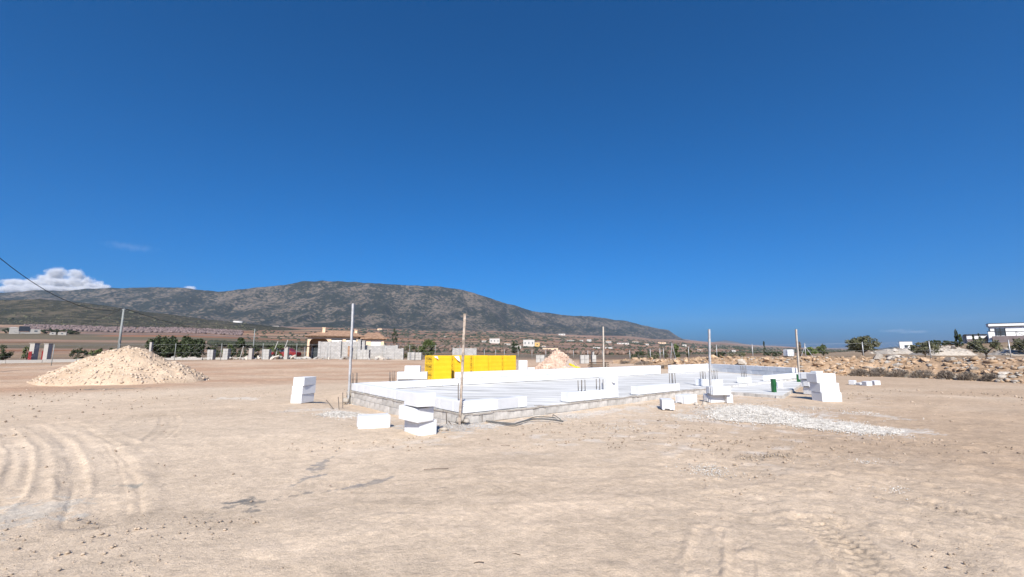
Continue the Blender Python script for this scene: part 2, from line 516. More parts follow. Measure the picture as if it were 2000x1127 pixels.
def build_ground():
    fine = np.radians(np.arange(-58, 58.01, 0.165))
    coarse = np.radians(np.arange(64, 296.1, 8.0))
    ang = np.concatenate([fine, coarse])
    rs = [0.6]
    while rs[-1] < 12000:
        r = rs[-1]
        rs.append(r * (1.08 if r < 2.3 else 1.0055 if r < 11 else 1.008 if r < 32 else 1.0125))
    rs = np.array(rs)
    A, R = np.meshgrid(ang, rs, indexing='ij')
    X, Y = R * np.sin(A), R * np.cos(A)
    x, y = X.ravel(), Y.ravel()
    r = np.hypot(x, y)
    z = H(x, y)
    px = 1000 + F * np.tan(np.clip(np.arctan2(x, y), -1.0, 1.0)) / CP
    # ---- relief
    near = 1 - sstep(r, 25, 60)
    rough = sstep(px, 1000, 1700) * (1 - sstep(r, 10, 22)) + 0.35
    z += near * (0.05 * fbm(x * 0.35, y * 0.35, 3) + 0.012 * fbm(x * 1.6 + 9, y * 1.6, 3) * (0.3 + rough))
    k = r < 14
    xx, yy = x[k], y[k]
    cl = fbm(xx * 7, yy * 7, 3)
    zz = 0.005 * cl * (0.3 + 1.6 * rough[k]) + 0.012 * np.maximum(fbm(xx * 4 + 31, yy * 4, 3) - 0.22, 0) * 2 * (0.4 + rough[k])
    foot = sstep(np.abs(xx + 1.9), 1.9, 0.4) * (1 - sstep(r[k], 3.6, 4.8))
    zz += 0.02 * foot * fbm(xx * 3.1 + 3, yy * 3.1, 2)
    for pix, hw, dep, per, across in TRACKS:
        if min(b for a, b in pix) < 770: continue
        d, al = dist_poly(xx, yy, gpoly(pix))
        d = d + 0.03 * fbm(xx * 1.6, yy * 1.6, 2) + 0.012 * fbm(xx * 14, yy * 14, 2)
        ins = 1 - sstep(np.abs(d), hw * 0.8, hw)
        edge = np.exp(-((np.abs(d) - hw * 1.12) / (hw * 0.28)) ** 2)
        rib = (2 * sstep(np.cos(2 * np.pi * (al + np.abs(d) * 0.6) / per), -0.5, 0.3) - 1) * (0.3 + vnoise(xx * 9, yy * 9)) if across else 2.6 * vnoise(d * 3.2 / per + 10 * per, al * 0.4 + 3) - 1.3
        brk = 0.55 + 0.45 * np.clip(fbm(xx * 1.7 + 5, yy * 1.7 + per * 40, 2) * 2.2 + 0.4, 0, 1)
        zz += 0.42 * brk * (0.75 + 0.9 * np.abs(fbm(xx * 11, yy * 11 + 3, 3))) * dep * (-0.6 * ins + 0.45 * ins * rib + 0.8 * edge)
    z[k] += zz
    # furrows of the field behind
    k = (r > 22) & (r < 70) & (px < 860)
    z[k] += 0.07 * fbm(x[k] * 0.5 + y[k] * 0.08, y[k] * 1.1, 3) * sstep(r[k], 22, 30)
    # ---- colour
    N = len(x)
    C = np.empty((N, 3))
    sand = np.array([0.565, 0.448, 0.330]); brown = np.array([0.435, 0.322, 0.224]); pale = np.array([0.60, 0.485, 0.365])
    field = np.array([0.41, 0.27, 0.18])
    t = sstep(px, 1050, 1700) * sstep(r, 3.5, 10) * 0.8 + 0.18 * sstep(r, 5, 14)
    t = np.clip(t + 0.35 * fbm(x * 0.28, y * 0.28, 4), 0, 1)[:, None]
    C[:] = sand * (1 - t) + brown * t
    t = np.clip(1.6 * fbm(x * 0.15 + 50, y * 0.3, 4) - 0.1, 0, 1)[:, None] * 0.6
    C[:] = C * (1 - t) + pale * t
    t = (sstep(r, 21, 27) * (1 - sstep(px, 1150, 1300)) * np.clip(0.75 + 0.8 * fbm(x * 0.2, y * 0.55, 4), 0, 1))[:, None]
    C[:] = C * (1 - t) + field * t
    # small white flecks of spilled lime near the works
    k = (r > 6) & (r < 20)
    fl = np.zeros(N); fl[k] = np.clip((fbm(x[k] * 2.1, y[k] * 2.8, 5) - 0.24) * 1.6, 0, 0.35) * (1 - sstep(np.abs(px[k] - 1200), 250, 620)) * sstep(r[k], 6, 8)
    C[:] = C * (1 - fl[:, None]) + np.array([0.66, 0.62, 0.57]) * fl[:, None]
    k = r < 26
    for pix, ws, c in STAINS:
        P = gpoly(pix)
        d, al = dist_poly(x[k], y[k], P)
        L = np.linspace(0, al.max() + 1e-6, len(ws))
        w = np.interp(al, L, ws)
        nz = fbm(x[k] * 4, y[k] * 4, 3) + 0.9 * fbm(x[k] * 13 + 4, y[k] * 22, 3)
        s = np.clip(2.6 * (w * (1.15 + 2.2 * nz) - np.abs(d)) / np.maximum(w, 0.01), 0, 1)[:, None] * (0.75 + 0.25 * fbm(x[k] * 9, y[k] * 9, 2)[:, None])
        C[k] = C[k] * (1 - s) + np.array(c) * s
    # packed soil in the wheel paths
    k = r < 22
    for pix, hw, dep, per, across in TRACKS + SCUFFS:
        d, al = dist_poly(x[k], y[k], gpoly(pix))
        d = d + 0.10 * fbm(x[k] * 0.8, y[k] * 0.8, 3)
        w = (1 - sstep(np.abs(d), hw * 0.6, hw * 1.3)) * np.clip(0.35 + 1.1 * fbm(x[k] * 0.6 + dep * 99, y[k] * 1.1, 3), 0, 1)
        C[k] *= 1 + (dep * 0 + (0.10 if per > 0.11 else -0.12)) * w[:, None]
    # the terrace behind the stone bank
    t = (sstep(px, 1230, 1320) * sstep(np.hypot(x, y) * np.cos(np.arctan2(x, y)), bank_D(px), bank_D(px) + 3))[:, None]
    terr = np.array([0.26, 0.19, 0.125]) + 0.08 * fbm(x * 0.08, y * 0.3, 4)[:, None]
    C[:] = C * (1 - t) + np.clip(terr, 0.05, 1) * t
    # fields of the plain
    k = r > 55
    ca, sa = math.cos(0.22), math.sin(0.22)
    u, v = x[k] * ca + y[k] * sa, -x[k] * sa + y[k] * ca
    u = u + 25 * fbm(u * 0.004, v * 0.004, 2); v = v + 18 * fbm(u * 0.005 + 9, v * 0.005, 2)
    sc_ = np.where(r[k] < 500, 1.0, np.where(r[k] < 1600, 1.9, 3.4))
    jv = np.floor(v / (34 * sc_)).astype(np.int64)
    ju = np.floor(u / (120 * sc_) + (jv * 0.37)).astype(np.int64)
    h = _LAT[(ju * 7 + jv * 13) & 255, (ju * 3 - jv * 29) & 255]
    h2 = _LAT[(ju * 11 + 5) & 255, (jv * 17 + ju) & 255]
    pal = np.array([[0.36, 0.185, 0.10], [0.27, 0.165, 0.12], [0.40, 0.26, 0.165], [0.30, 0.15, 0.085], [0.22, 0.155, 0.125], [0.155, 0.125, 0.08], [0.33, 0.215, 0.15]])
    fc = pal[np.minimum((h * 7).astype(int), 6)] * (0.72 + 0.26 * h2[:, None])
    rows = 0.5 + 0.5 * np.cos(2 * np.pi * v / (5.5 * sc_))
    fc = fc * (1 - 0.22 * rows[:, None] * (h2[:, None] > 0.4))
    fc = fc * (1 + 0.25 * fbm(x[k] * 0.02, y[k] * 0.02, 4)[:, None])
    sc2 = np.clip(1.5 * fbm(x[k] * 0.0035 + 40, y[k] * 0.006, 4) + 0.02, 0, 0.8)[:, None]
    fc = fc * (1 - sc2) + np.array([0.12, 0.105, 0.07]) * sc2
    w = (sstep(r[k], 55, 75) * (1 - sstep(px[k], 1500, 1640) * (1 - sstep(r[k], 200, 500))))[:, None]
    C[k] = C[k] * (1 - w) + fc * w
    C = np.clip(C, 0.02, 0.8)
    # ---- mesh
    na, nr = len(ang), len(rs)
    idx = np.arange(na * nr).reshape(na, nr)
    ii = np.roll(idx, -1, axis=0)
    Q = np.stack([idx[:, :-1], idx[:, 1:], ii[:, 1:], ii[:, :-1]], -1).reshape(-1, 4)
    V = np.stack([x, y, z], 1)
    me = np_mesh('ground', V, Q, True)
    ca_ = me.color_attributes.new('Col', 'FLOAT_COLOR', 'POINT')
    ca_.data.foreach_set('color', np.concatenate([C, np.ones((N, 1))], 1).astype(np.float32).ravel())
    return struct('ground', me, vcol_mat('site_soil', scales=((0.5, 0.10), (4.0, 0.16), (17.0, 0.20), (70.0, 0.20)), bump=((5, 0.012), (18, 0.014), (60, 0.008))))
ground = build_ground()

def close_centre():
    me = MB().prism([(0.75 * math.cos(k), 0.75 * math.sin(k)) for k in np.linspace(0, 2 * math.pi, 24, endpoint=False)], -0.3, -0.02).mesh()
    return struct('ground', me, M['clod'])
close_centre()

# ------------------------------------------------------------------ scrub hill, mountain, far hills
def hill_patch(name, pxs, ridge_pts, footD, ridgeD, foot_py_fn, prof, rough, m, seed, back=0.35, nT=90, ripple=1.0):
    P = np.arange(*pxs)
    rp = np.interp(P, [a for a, b in ridge_pts], [b for a, b in ridge_pts])
    rp = rp + ripple * fbm(P * 0.06 + seed, P * 0 + seed, 3)
    fd, rd = footD(P), ridgeD(P)
    fp = foot_py_fn(P, fd)
    T = np.concatenate([np.linspace(0, 1, nT), 1 + np.linspace(0.02, 1, 12) * back])
    V = np.empty((len(P), len(T), 3))
    for j, t in enumerate(T):
        D = fd + (rd - fd) * t
        if t <= 1:
            py = fp + (rp - fp) * prof(t)
            x = (P - 1000) / F * D * CP
            env = math.sin(math.pi * min(t, 0.999)) ** 0.7
            g = fbm(x * 0.0028 + seed, D * 0.0013 + seed, 5)
            g2 = -np.abs(fbm(x * 0.0042 + seed * 3, D * 0.0011 + 7, 3))
            z = EYE + D * np.tan(PITCH + np.arctan((563.5 - py) / F))
            z = z + env * rough * (g * 0.8 + g2 * 1.1)
            zr = z
        else:
            x = (P - 1000) / F * D * CP
            s = (t - 1) / back
            z = zr * (1 - s) ** 1.2 - 60 * s
        V[:, j] = np.stack([x, D, z], 1)
    n, m_ = len(P), len(T)
    idx = np.arange(n * m_).reshape(n, m_)
    Q = np.stack([idx[:-1, :-1], idx[1:, :-1], idx[1:, 1:], idx[:-1, 1:]], -1).reshape(-1, 4)
    me = np_mesh(name, V.reshape(-1, 3), Q, True)
    return struct(name, me, m), V

def rock_scrub_mat(name, veg, rock, rock2, thr, s1=0.02, s2=0.004, lo=0.06):
    m, nt, p = nodes(name)
    L = nt.links
    tc = nt.nodes.new('ShaderNodeTexCoord')
    def noise(s, d=4, r=0.6):
        n = nt.nodes.new('ShaderNodeTexNoise'); n.inputs['Scale'].default_value = s
        n.inputs['Detail'].default_value = d; n.inputs['Roughness'].default_value = r
        L.new(tc.outputs['Object'], n.inputs['Vector']); return n.outputs['Fac']
    a, b = noise(s1, 3, 0.7), noise(s2, 4, 0.6)
    ad = nt.nodes.new('ShaderNodeMath'); ad.operation = 'MULTIPLY_ADD'
    L.new(b, ad.inputs[0]); ad.inputs[1].default_value = 0.75; L.new(a, ad.inputs[2])  # broad noise shifts the colour too, standing in for weak gully shading
    r = nt.nodes.new('ShaderNodeValToRGB')
    r.color_ramp.elements[0].position = thr - lo; r.color_ramp.elements[0].color = (0, 0, 0, 1)
    r.color_ramp.elements[1].position = thr + lo; r.color_ramp.elements[1].color = (1, 1, 1, 1)
    dv = nt.nodes.new('ShaderNodeMath'); dv.operation = 'DIVIDE'; dv.inputs[1].default_value = 1.75
    L.new(ad.outputs[0], dv.inputs[0]); L.new(dv.outputs[0], r.inputs['Fac'])
    rk = nt.nodes.new('ShaderNodeMix'); rk.data_type = 'RGBA'
    L.new(noise(s2 * 2.3), rk.inputs['Factor'])
    rk.inputs['A'].default_value = (*rock, 1); rk.inputs['B'].default_value = (*rock2, 1)
    mx = nt.nodes.new('ShaderNodeMix'); mx.data_type = 'RGBA'
    L.new(r.outputs['Color'], mx.inputs['Factor'])
    mx.inputs['A'].default_value = (*veg, 1); L.new(rk.outputs['Result'], mx.inputs['B'])
    L.new(mx.outputs['Result'], p.inputs['Base Color'])
    p.inputs['Roughness'].default_value = 0.95; p.inputs['Specular IOR Level'].default_value = 0.1
    bp = nt.nodes.new('ShaderNodeBump'); bp.inputs['Strength'].default_value = 0.6; bp.inputs['Distance'].default_value = 9
    L.new(a, bp.inputs['Height']); L.new(bp.outputs['Normal'], p.inputs['Normal'])
    return m

RIDGE = [(-700, 600), (-400, 580), (0, 571), (55, 567), (100, 569), (150, 564), (230, 562), (330, 561), (380, 566), (415, 570), (480, 563), (550, 556),
         (580, 550), (620, 548.5), (690, 551), (750, 555), (850, 559), (905, 567), (950, 580), (990, 593), (1040, 607), (1100, 615.5), (1140, 617),
         (1180, 621), (1230, 628), (1260, 635), (1290, 642), (1308, 644), (1320, 653), (1336, 663), (1360, 674)]
mount_rd = lambda P: np.interp(P, [-400, 500, 950, 1150, 1340], [4600, 4700, 5200, 6300, 7600])
mount_fd = lambda P: mount_rd(P) * 0.66
mountain, _ = hill_patch('mountain', (-700, 1362, 2.0), RIDGE, mount_fd, mount_rd,
                         lambda P, D: plain_py(P, D) + 2.5, lambda t: t ** 1.35 * 0.75 + 0.25 * t, 95.0,
                         rock_scrub_mat('mountain_scrub', (0.019, 0.023, 0.017), (0.165, 0.130, 0.098), (0.09, 0.077, 0.060), 0.526, 0.030, 0.0032, 0.035), 3.7, ripple=1.6)
SRIDGE = [(-500, 578), (0, 586), (60, 584), (120, 588), (200, 598), (260, 607), (330, 615), (400, 624), (500, 634), (600, 645), (640, 652)]
scrub_hill, SV = hill_patch('scrub_hill', (-500, 640, 2.5), SRIDGE, lambda P: 1150 + 0 * P, lambda P: 1850 + 0 * P,
                            lambda P, D: plain_py(P, D) + 2.0, lambda t: t ** 0.9, 14.0,
                            rock_scrub_mat('hill_scrub', (0.030, 0.030, 0.017), (0.125, 0.095, 0.062), (0.075, 0.066, 0.042), 0.53, 0.04, 0.007, 0.05), 8.1, nT=60, ripple=0.8)
FHILL = rock_scrub_mat('far_hill', (0.05, 0.06, 0.06), (0.12, 0.11, 0.10), (0.10, 0.10, 0.09), 0.52, 0.01, 0.002)
for pts, D in (([(1380, 672), (1400, 667), (1418, 664.5), (1440, 668), (1470, 675)], 10200.0),
               ([(1560, 682), (1580, 678), (1600, 676), (1625, 680), (1650, 678), (1680, 677), (1710, 681), (1740, 684)], 11000.0),
               ([(1700, 683), (1730, 679.5), (1760, 676), (1800, 676), (1850, 680), (1900, 684)], 3800.0)):
    hill_patch('hill', (pts[0][0], pts[-1][0], 2.0), pts, lambda P, D=D: D * 0.93 + 0 * P, lambda P, D=D: D + 0 * P,
               lambda P, Dd: plain_py(P, Dd) + 1.0, lambda t: t, 6.0, FHILL, D * 0.001, back=0.6, nT=14, ripple=0.3)

# ------------------------------------------------------------------ scattered small growth (nobody could count it)
def ico(sub=1, seed=0, jit=0.25):
    bm = bmesh.new(); bmesh.ops.create_icosphere(bm, subdivisions=sub, radius=1.0)
    rr = random.Random(seed)
    V = np.array([tuple(v.co * (1 + rr.uniform(-jit, jit))) for v in bm.verts])
    Fc = np.array([[v.index for v in f.verts] for f in bm.faces])
    bm.free()
    return V, Fc

def scatter(name, P, S, m, sub=1, seed=0, jit=0.3, smooth=False, parent=None):
    """P: n x 3 positions, S: n x 3 sizes -> one mesh of lumps, each turned its own way"""
    P = np.asarray(P, float); S = np.asarray(S, float)
    n = len(P)
    tpl = [ico(sub, seed + k, jit) for k in range(6)]
    Vs, Fs = [], []
    off = 0
    a = RNG.random(n) * 6.283
    for k in range(6):
        sel = np.arange(k, n, 6)
        if not len(sel): continue
        V, Fc = tpl[k]
        ca, sa = np.cos(a[sel])[:, None], np.sin(a[sel])[:, None]
        X = V[None, :, 0] * S[sel, 0:1]; Y = V[None, :, 1] * S[sel, 1:2]; Z = V[None, :, 2] * S[sel, 2:3]
        W = np.stack([X * ca - Y * sa, X * sa + Y * ca, Z], -1) + P[sel][:, None, :]
        Vs.append(W.reshape(-1, 3))
        Fs.append((Fc[None] + (np.arange(len(sel)) * len(V))[:, None, None] + off).reshape(-1, 3))
        off += len(sel) * len(V)
    me = np_mesh(name, np.concatenate(Vs), np.concatenate(Fs), smooth)
    return link(name, me, m, parent)

def on_ground(px, D):
    x = (px - 1000.0) / F * D * CP
    return np.stack([x, D, H(x, D)], 1)

# shrubs of the scrub hill
fi = RNG.integers(0, SV.shape[0], 1900); fj = RNG.integers(1, 59, 1900)
sp = SV[fi, fj] + RNG.normal(0, 3, (1900, 3)) * [1, 1, 0]
ss = RNG.uniform(1.0, 2.6, (1900, 1)) * np.array([[1.2, 1.2, 0.9]]) * np.where(RNG.random((1900, 1)) < 0.06, 2.6, 1)
tag(scatter('scrub', sp, ss, M['scrub'], 1, 11), 'dark green scrub dotted over the low hill below the mountain', 'scrub', kind='stuff')
# pink almond orchard at the foot of the scrub hill
n = 1500
D = RNG.uniform(760, 1180, n); px = RNG.uniform(40, 470, n)
p = on_ground(px, D); s = RNG.uniform(2.0, 3.4, (n, 1)) * [[1, 1, 0.8]]; p[:, 2] += 1.2
tag(scatter('almond_orchard', p, s, M['almond'], 1, 21), 'pale pink almond orchard in bloom below the scrub hill', 'orchard', kind='stuff')
n = 1200
D = RNG.uniform(1500, 3400, n); px = RNG.uniform(640, 1640, n)
p = on_ground(px, D); s = RNG.uniform(4, 9, (n, 1)) * [[1.6, 1, 0.6]]
tag(scatter('distant_trees', p, s, M['scrub_dark'], 1, 31), 'dark scattered trees over the far plain below the mountain', 'trees', kind='stuff')
n = 1300
D = np.exp(RNG.uniform(math.log(260), math.log(1400), n)); px = RNG.uniform(480, 1720, n)
p = on_ground(px, D); s = (RNG.uniform(0.8, 1.8, (n, 1)) * (0.6 + D[:, None] / 700)) * [[1.2, 1, 0.9]]
tag(scatter('field_bushes', p, s, M['scrub_dark'], 1, 41), 'small dark bushes along the field edges of the plain', 'bushes', kind='stuff')
# bare orchards in rows
pts = []
for (pa, pb, d0, d1, dr) in ((880, 1020, 320, 420, 16), (1040, 1260, 250, 400, 14), (760, 900, 420, 560, 18), (1260, 1420, 380, 620, 24)):
    for d in np.arange(d0, d1, dr):
        w = (pb - pa) / F * d
        k = int(w / 6)
        pts.append(on_ground(np.linspace(pa, pb, k) + RNG.normal(0, 0.6, k), d + RNG.normal(0, 0.6, k)))
p = np.concatenate(pts); n = len(p); s = RNG.uniform(1.0, 1.7, (n, 1)) * [[1, 1, 0.95]]; p[:, 2] += 0.9
tag(scatter('bare_orchard', p, s, M['bare'], 1, 51, 0.4), 'brown leafless orchard rows on the plain behind the gravel heap', 'orchard', kind='stuff')
# the long dark trellis row left of the villa
pts = []
for d in (300, 312, 324, 336):
    k = 150
    pts.append(on_ground(np.linspace(408, 640, k), d + RNG.normal(0, 0.5, k)))
p = np.concatenate(pts); n = len(p); s = RNG.uniform(1.4, 2.0, (n, 1)) * [[1.1, 1.0, 0.9]]; p[:, 2] += 3.2
tag(scatter('vine_trellis', p, s, M['scrub_dark'], 1, 61), 'long dark band of trellised vines beyond the left field', 'vines', kind='stuff')

# ------------------------------------------------------------------ clouds
def cloud(spots, D, dens, label, seed=1, wisp=0.5):
    """one rounded hull of air per cloud, filled with uneven droplets round the given puffs"""
    u = D / F
    P = [(at(px, py, D), w * u, h * u) for px, py, w, h in spots]
    lo = Vector([min(p[0][k] - (p[1], p[1], p[2])[k] * 1.25 for p in P) for k in range(3)])
    hi = Vector([max(p[0][k] + (p[1], p[1], p[2])[k] * 1.25 for p in P) for k in range(3)])
    c = (lo + hi) / 2; d = (hi - lo) / 2 * 1.05
    m = bpy.data.materials.new('cloud_droplets'); m.use_nodes = True
    nt = m.node_tree; L = nt.links
    nt.nodes.remove(nt.nodes['Principled BSDF'])
    vol = nt.nodes.new('ShaderNodeVolumePrincipled')
    vol.inputs['Color'].default_value = (0.97, 0.97, 0.98, 1); vol.inputs['Anisotropy'].default_value = -0.3
    tc = nt.nodes.new('ShaderNodeTexCoord')
    prev = None
    for p, w, h in P:
        q = p - c
        sub = nt.nodes.new('ShaderNodeVectorMath'); sub.operation = 'SUBTRACT'; sub.inputs[1].default_value = q
        L.new(tc.outputs['Object'], sub.inputs[0])
        dv = nt.nodes.new('ShaderNodeVectorMath'); dv.operation = 'DIVIDE'; dv.inputs[1].default_value = (w, w, h)
        L.new(sub.outputs[0], dv.inputs[0])
        ln = nt.nodes.new('ShaderNodeVectorMath'); ln.operation = 'LENGTH'
        L.new(dv.outputs[0], ln.inputs[0])
        out = ln.outputs['Value']
        if prev is not None:
            mn = nt.nodes.new('ShaderNodeMath'); mn.operation = 'SMOOTH_MIN'; mn.inputs[2].default_value = 0.15
            L.new(prev, mn.inputs[0]); L.new(out, mn.inputs[1]); out = mn.outputs[0]
        prev = out
    n = nt.nodes.new('ShaderNodeTexNoise'); n.inputs['Scale'].default_value = 0.0045 * 14000 / D
    n.inputs['Detail'].default_value = 7; n.inputs['Roughness'].default_value = 0.66
    L.new(tc.outputs['Object'], n.inputs['Vector'])
    ma = nt.nodes.new('ShaderNodeMath'); ma.operation = 'MULTIPLY_ADD'; ma.inputs[1].default_value = 2.7
    L.new(n.outputs['Fac'], ma.inputs[0]); L.new(prev, ma.inputs[2])
    mr = nt.nodes.new('ShaderNodeMapRange')
    mr.inputs['From Min'].default_value = 2.25; mr.inputs['From Max'].default_value = 2.25 - wisp
    mr.inputs['To Min'].default_value = 0.0; mr.inputs['To Max'].default_value = dens
    L.new(ma.outputs[0], mr.inputs['Value'])
    L.new(mr.outputs['Result'], vol.inputs['Density'])
    L.new(vol.outputs[0], nt.nodes['Material Output'].inputs['Volume'])
    V, Fc = ico(3, seed, 0.0)
    V = np.sign(V) * np.abs(V) ** 0.55 * np.array(d)
    o = link('cloud', np_mesh('cloud', V, Fc, True), m, None, c)
    return tag(o, label, 'cloud')
cloud([(30, 553, 22, 9), (62, 554, 22, 10), (88, 547, 18, 13), (110, 537, 18, 17), (120, 553, 30, 14), (150, 540, 18, 15), (160, 554, 26, 12), (188, 557, 20, 9), (205, 561, 12, 6), (40, 566, 40, 9), (110, 568, 60, 9), (175, 567, 40, 8)],
      14000, 0.010, 'big white cumulus cloud above the left ridge', 5)
cloud([(372, 563, 10, 5)], 14000, 0.010, 'tiny white cloud tip showing over the ridge', 6)
cloud([(255, 482, 50, 6)], 15000, 0.00018, 'thin faint wisp of cloud high above the left ridge', 8, 0.9)
cloud([(1745, 646, 30, 4), (1785, 648, 34, 4)], 16000, 0.0003, 'faint low cloud streak over the right horizon', 9, 0.9)

# ------------------------------------------------------------------ the house foundation and first courses
ZS = 0.2
ZP = 0.12
house = thing('house_foundation', 'house under construction with pale slab, grey block base and first white courses', 'building', (0, 0, 0))
hb = G(1050, 790, 0.0); hb.z = 0
house.location = hb
def hl(v):
    return Vector(v) - hb
P0, P1, Q_, P5 = G(905, 809, ZS), G(1381, 758, ZS), G(1558, 738.6, ZS), G(681, 762, ZS)
A_, B_ = G(880, 753.5, ZS), G(1290, 730.7, ZS)
ub = (B_ - A_).normalized()                      # along the far wall
vb = Vector((-ub.y, ub.x, 0))
C_ = A_ + ub * ((G(1388, 725.2, ZS) - A_).dot(ub))   # inner far corner
TH = 0.30
def isect(p, d, q, e):
    k = ((q.x - p.x) * e.y - (q.y - p.y) * e.x) / (d.x * e.y - d.y * e.x)
    return p + d * k
Aout = A_ + vb * TH
lv = (P5 - P0).normalized()
P5o = isect(P0, lv, Aout, ub)                    # outer far left corner
rv = (C_ - Q_).normalized()
rn = Vector((rv.y, -rv.x, 0))
P4o = isect(Q_, rv, Aout, ub) + rn * 0.0
slab = MB().prism([P0 - hb, P1 - hb, Q_ - hb, P4o - hb, P5o - hb], -0.25, ZS - 0.004)
link('slab', slab.mesh(), M['slab'], house)
P1p, P2p, P3p = G(1400, 758, ZP), G(1528, 772, ZP), G(1566, 748.5, ZP)
fdir = (Q_ - P1).normalized()
fin = Vector((-fdir.y, fdir.x, 0))
porch = MB().prism([P1 + fin * 0.02 + fdir * 0.35 - hb, P2p - hb, P3p - hb, Q_ + fin * 0.02 - fdir * 0.02 - hb], -0.25, ZP)
link('porch_slab', porch.mesh(), M['slab'], house)

CBL = bevel_box((0.392, 0.2, 0.192), 0.006, 'concrete_block')
def base_course(a, b, ztop, courses, inset=0.085, l0=0.4, skip=()):
    d = b - a; L = d.length; d = d.normalized(); nrm = Vector((-d.y, d.x, 0))
    for c in range(courses):
        s = -0.2 if c % 2 else 0.0
        k = 0
        while s < L - 0.02:
            s0, s1 = max(s, 0), min(s + l0, L)
            if s1 - s0 > 0.06:
                cc = a + d * ((s0 + s1) / 2) + nrm * (inset + random.uniform(-0.008, 0.008))
                o = link('concrete_block', CBL, M['cblock'], house, (cc.x - hb.x, cc.y - hb.y, ztop - 0.1 - 0.2 * c),
                         (random.uniform(-0.01, 0.01), random.uniform(-0.01, 0.01), math.atan2(d.y, d.x) + random.uniform(-0.012, 0.012)), ((s1 - s0) / 0.4, 1, 1))
            s += l0; k += 1
base_course(P0, P1 + fdir * 0.3, ZS - 0.012, 2)
base_course(P5o, P0, ZS - 0.012, 3)
base_course(P1 + fdir * 0.35, P2p, ZP - 0.012, 1)
base_course(P2p, P3p, ZP - 0.012, 1)
base_course(P3p, Q_, ZP - 0.012, 1)
base_course(Q_ - fdir * 1.6, Q_, ZS - 0.01, 1)
# mortar squeezed out along the top of the base
mb = MB(); rr = random.Random(4)
for a, b in ((P5o, P0), (P0, P1)):
    d = b - a; L = d.length; d = d.normalized(); nrm = Vector((-d.y, d.x, 0)); s = 0
    while s < L - 0.2:
        w = rr.uniform(0.08, 0.3)
        c = a + d * (s + w / 2) + nrm * (0.06 + rr.uniform(-0.012, 0.0))
        mb.box((c.x - hb.x, c.y - hb.y, ZS - 0.008 - rr.uniform(0, 0.02)), (w * 1.06, 0.17, 0.03), math.atan2(d.y, d.x) + rr.uniform(-0.03, 0.03))
        s += w
link('mortar', mb.mesh(), M['mortar'], house)

BLK = {}
def blk_mesh(l, w=TH, h=0.25):
    key = (round(l, 2), w, h)
    if key not in BLK:
        BLK[key] = bevel_box((l - 0.007, w, h - 0.005), 0.011, 'wall_block')
    return BLK[key]
def wall(a, b, z0, courses=1, side=1, L0=0.625, damp=(), w=TH, name='wall_block', start=0):
    """courses of blocks from a to b, thickness to the left (side 1) or right (-1) of the way"""
    d = b - a; L = d.length; d = d.normalized(); nrm = Vector((-d.y, d.x, 0)) * side
    for c in range(courses):
        s = 0.0 if (c + start) % 2 == 0 else -L0 / 2
        k = 0
        while s < L - 0.03:
            s0, s1 = max(0, s), min(L, s + L0)
            if s1 - s0 > 0.05:
                cc = a + d * ((s0 + s1) / 2) + nrm * (w / 2 + random.uniform(-0.004, 0.004))
                link(name, blk_mesh(s1 - s0, w), M['aac_damp'] if k in damp else M['aac'], house,
                     (cc.x - hb.x, cc.y - hb.y, z0 + 0.127 + 0.252 * c), (0, 0, math.atan2(d.y, d.x) + random.uniform(-0.004, 0.004)))
            s += L0; k += 1
ZW = ZS + 0.005
wall(P5o, P0 - lv * -0.0 + lv * 0.0, ZW, 1, 1)                       # left gable
f0 = P0 + fdir * 0.31
wall(f0 - fdir * 0.31 + fdir * 0.305, isect(P0, fdir, G(1034, 796, ZS), fin), ZW, 1, 1, damp=(1,))
def front(px):
    """point of the front edge under column px"""
    d = ray(px, 700); k = isect(P0, (P1 - P0).normalized(), Vector((0, 0, 0)), Vector((d.x, d.y, 0)))
    return Vector((k.x, k.y, ZS))
def far(px):
    d = ray(px, 700); k = isect(A_, ub, Vector((0, 0, 0)), Vector((d.x, d.y, 0)))
    return Vector((k.x, k.y, ZS))
def right(px):
    d = ray(px, 700); k = isect(C_, rv, Vector((0, 0, 0)), Vector((d.x, d.y, 0)))
    return Vector((k.x, k.y, ZS))
fa = isect(P0 + Vector((-lv.y, lv.x, 0)) * -TH, lv, A_, ub)          # inner far left corner
wall(fa, far(1290), ZW, 1, 1)
wall(far(896), far(1290), ZW + 0.252, 1, 1, start=1)
wall(far(1312), C_, ZW, 2, 1)
wall(C_ + ub * 0.002, Q_ + rv * 0.32, ZW, 2, 1)
wall(front(1110), front(1184), ZW, 1, 1)
wall(front(1245), front(1325), ZW, 1, 1)
wall(isect(P0, (P1 - P0).normalized(), Vector((0, 0, 0)), Vector((*ray(1500, 700).xy, 0))), Q_, ZW, 1, 1)

# upright block with a round pipe cap
u0 = front(1185); u1 = front(1206); ud = (u1 - u0).normalized()
uc = (u0 + u1) / 2 + fin * 0.15
up = link('wall_block', bevel_box(((u1 - u0).length, 0.29, 0.62), 0.006), M['aac'], house, (uc.x - hb.x, uc.y - hb.y, ZW + 0.312), (0, 0, math.atan2(ud.y, ud.x)))
pc = MB().tube([(0, 0, 0), (0, -0.05, 0)], 0.075, 16).mesh(smooth=False)
pcp = (u0 + u1) / 2 - fin * 0.002
link('pipe_cap', pc, M['plastic'], house, (pcp.x - hb.x, pcp.y - hb.y, ZW + 0.49), (0, 0, math.atan2(ud.y, ud.x)))

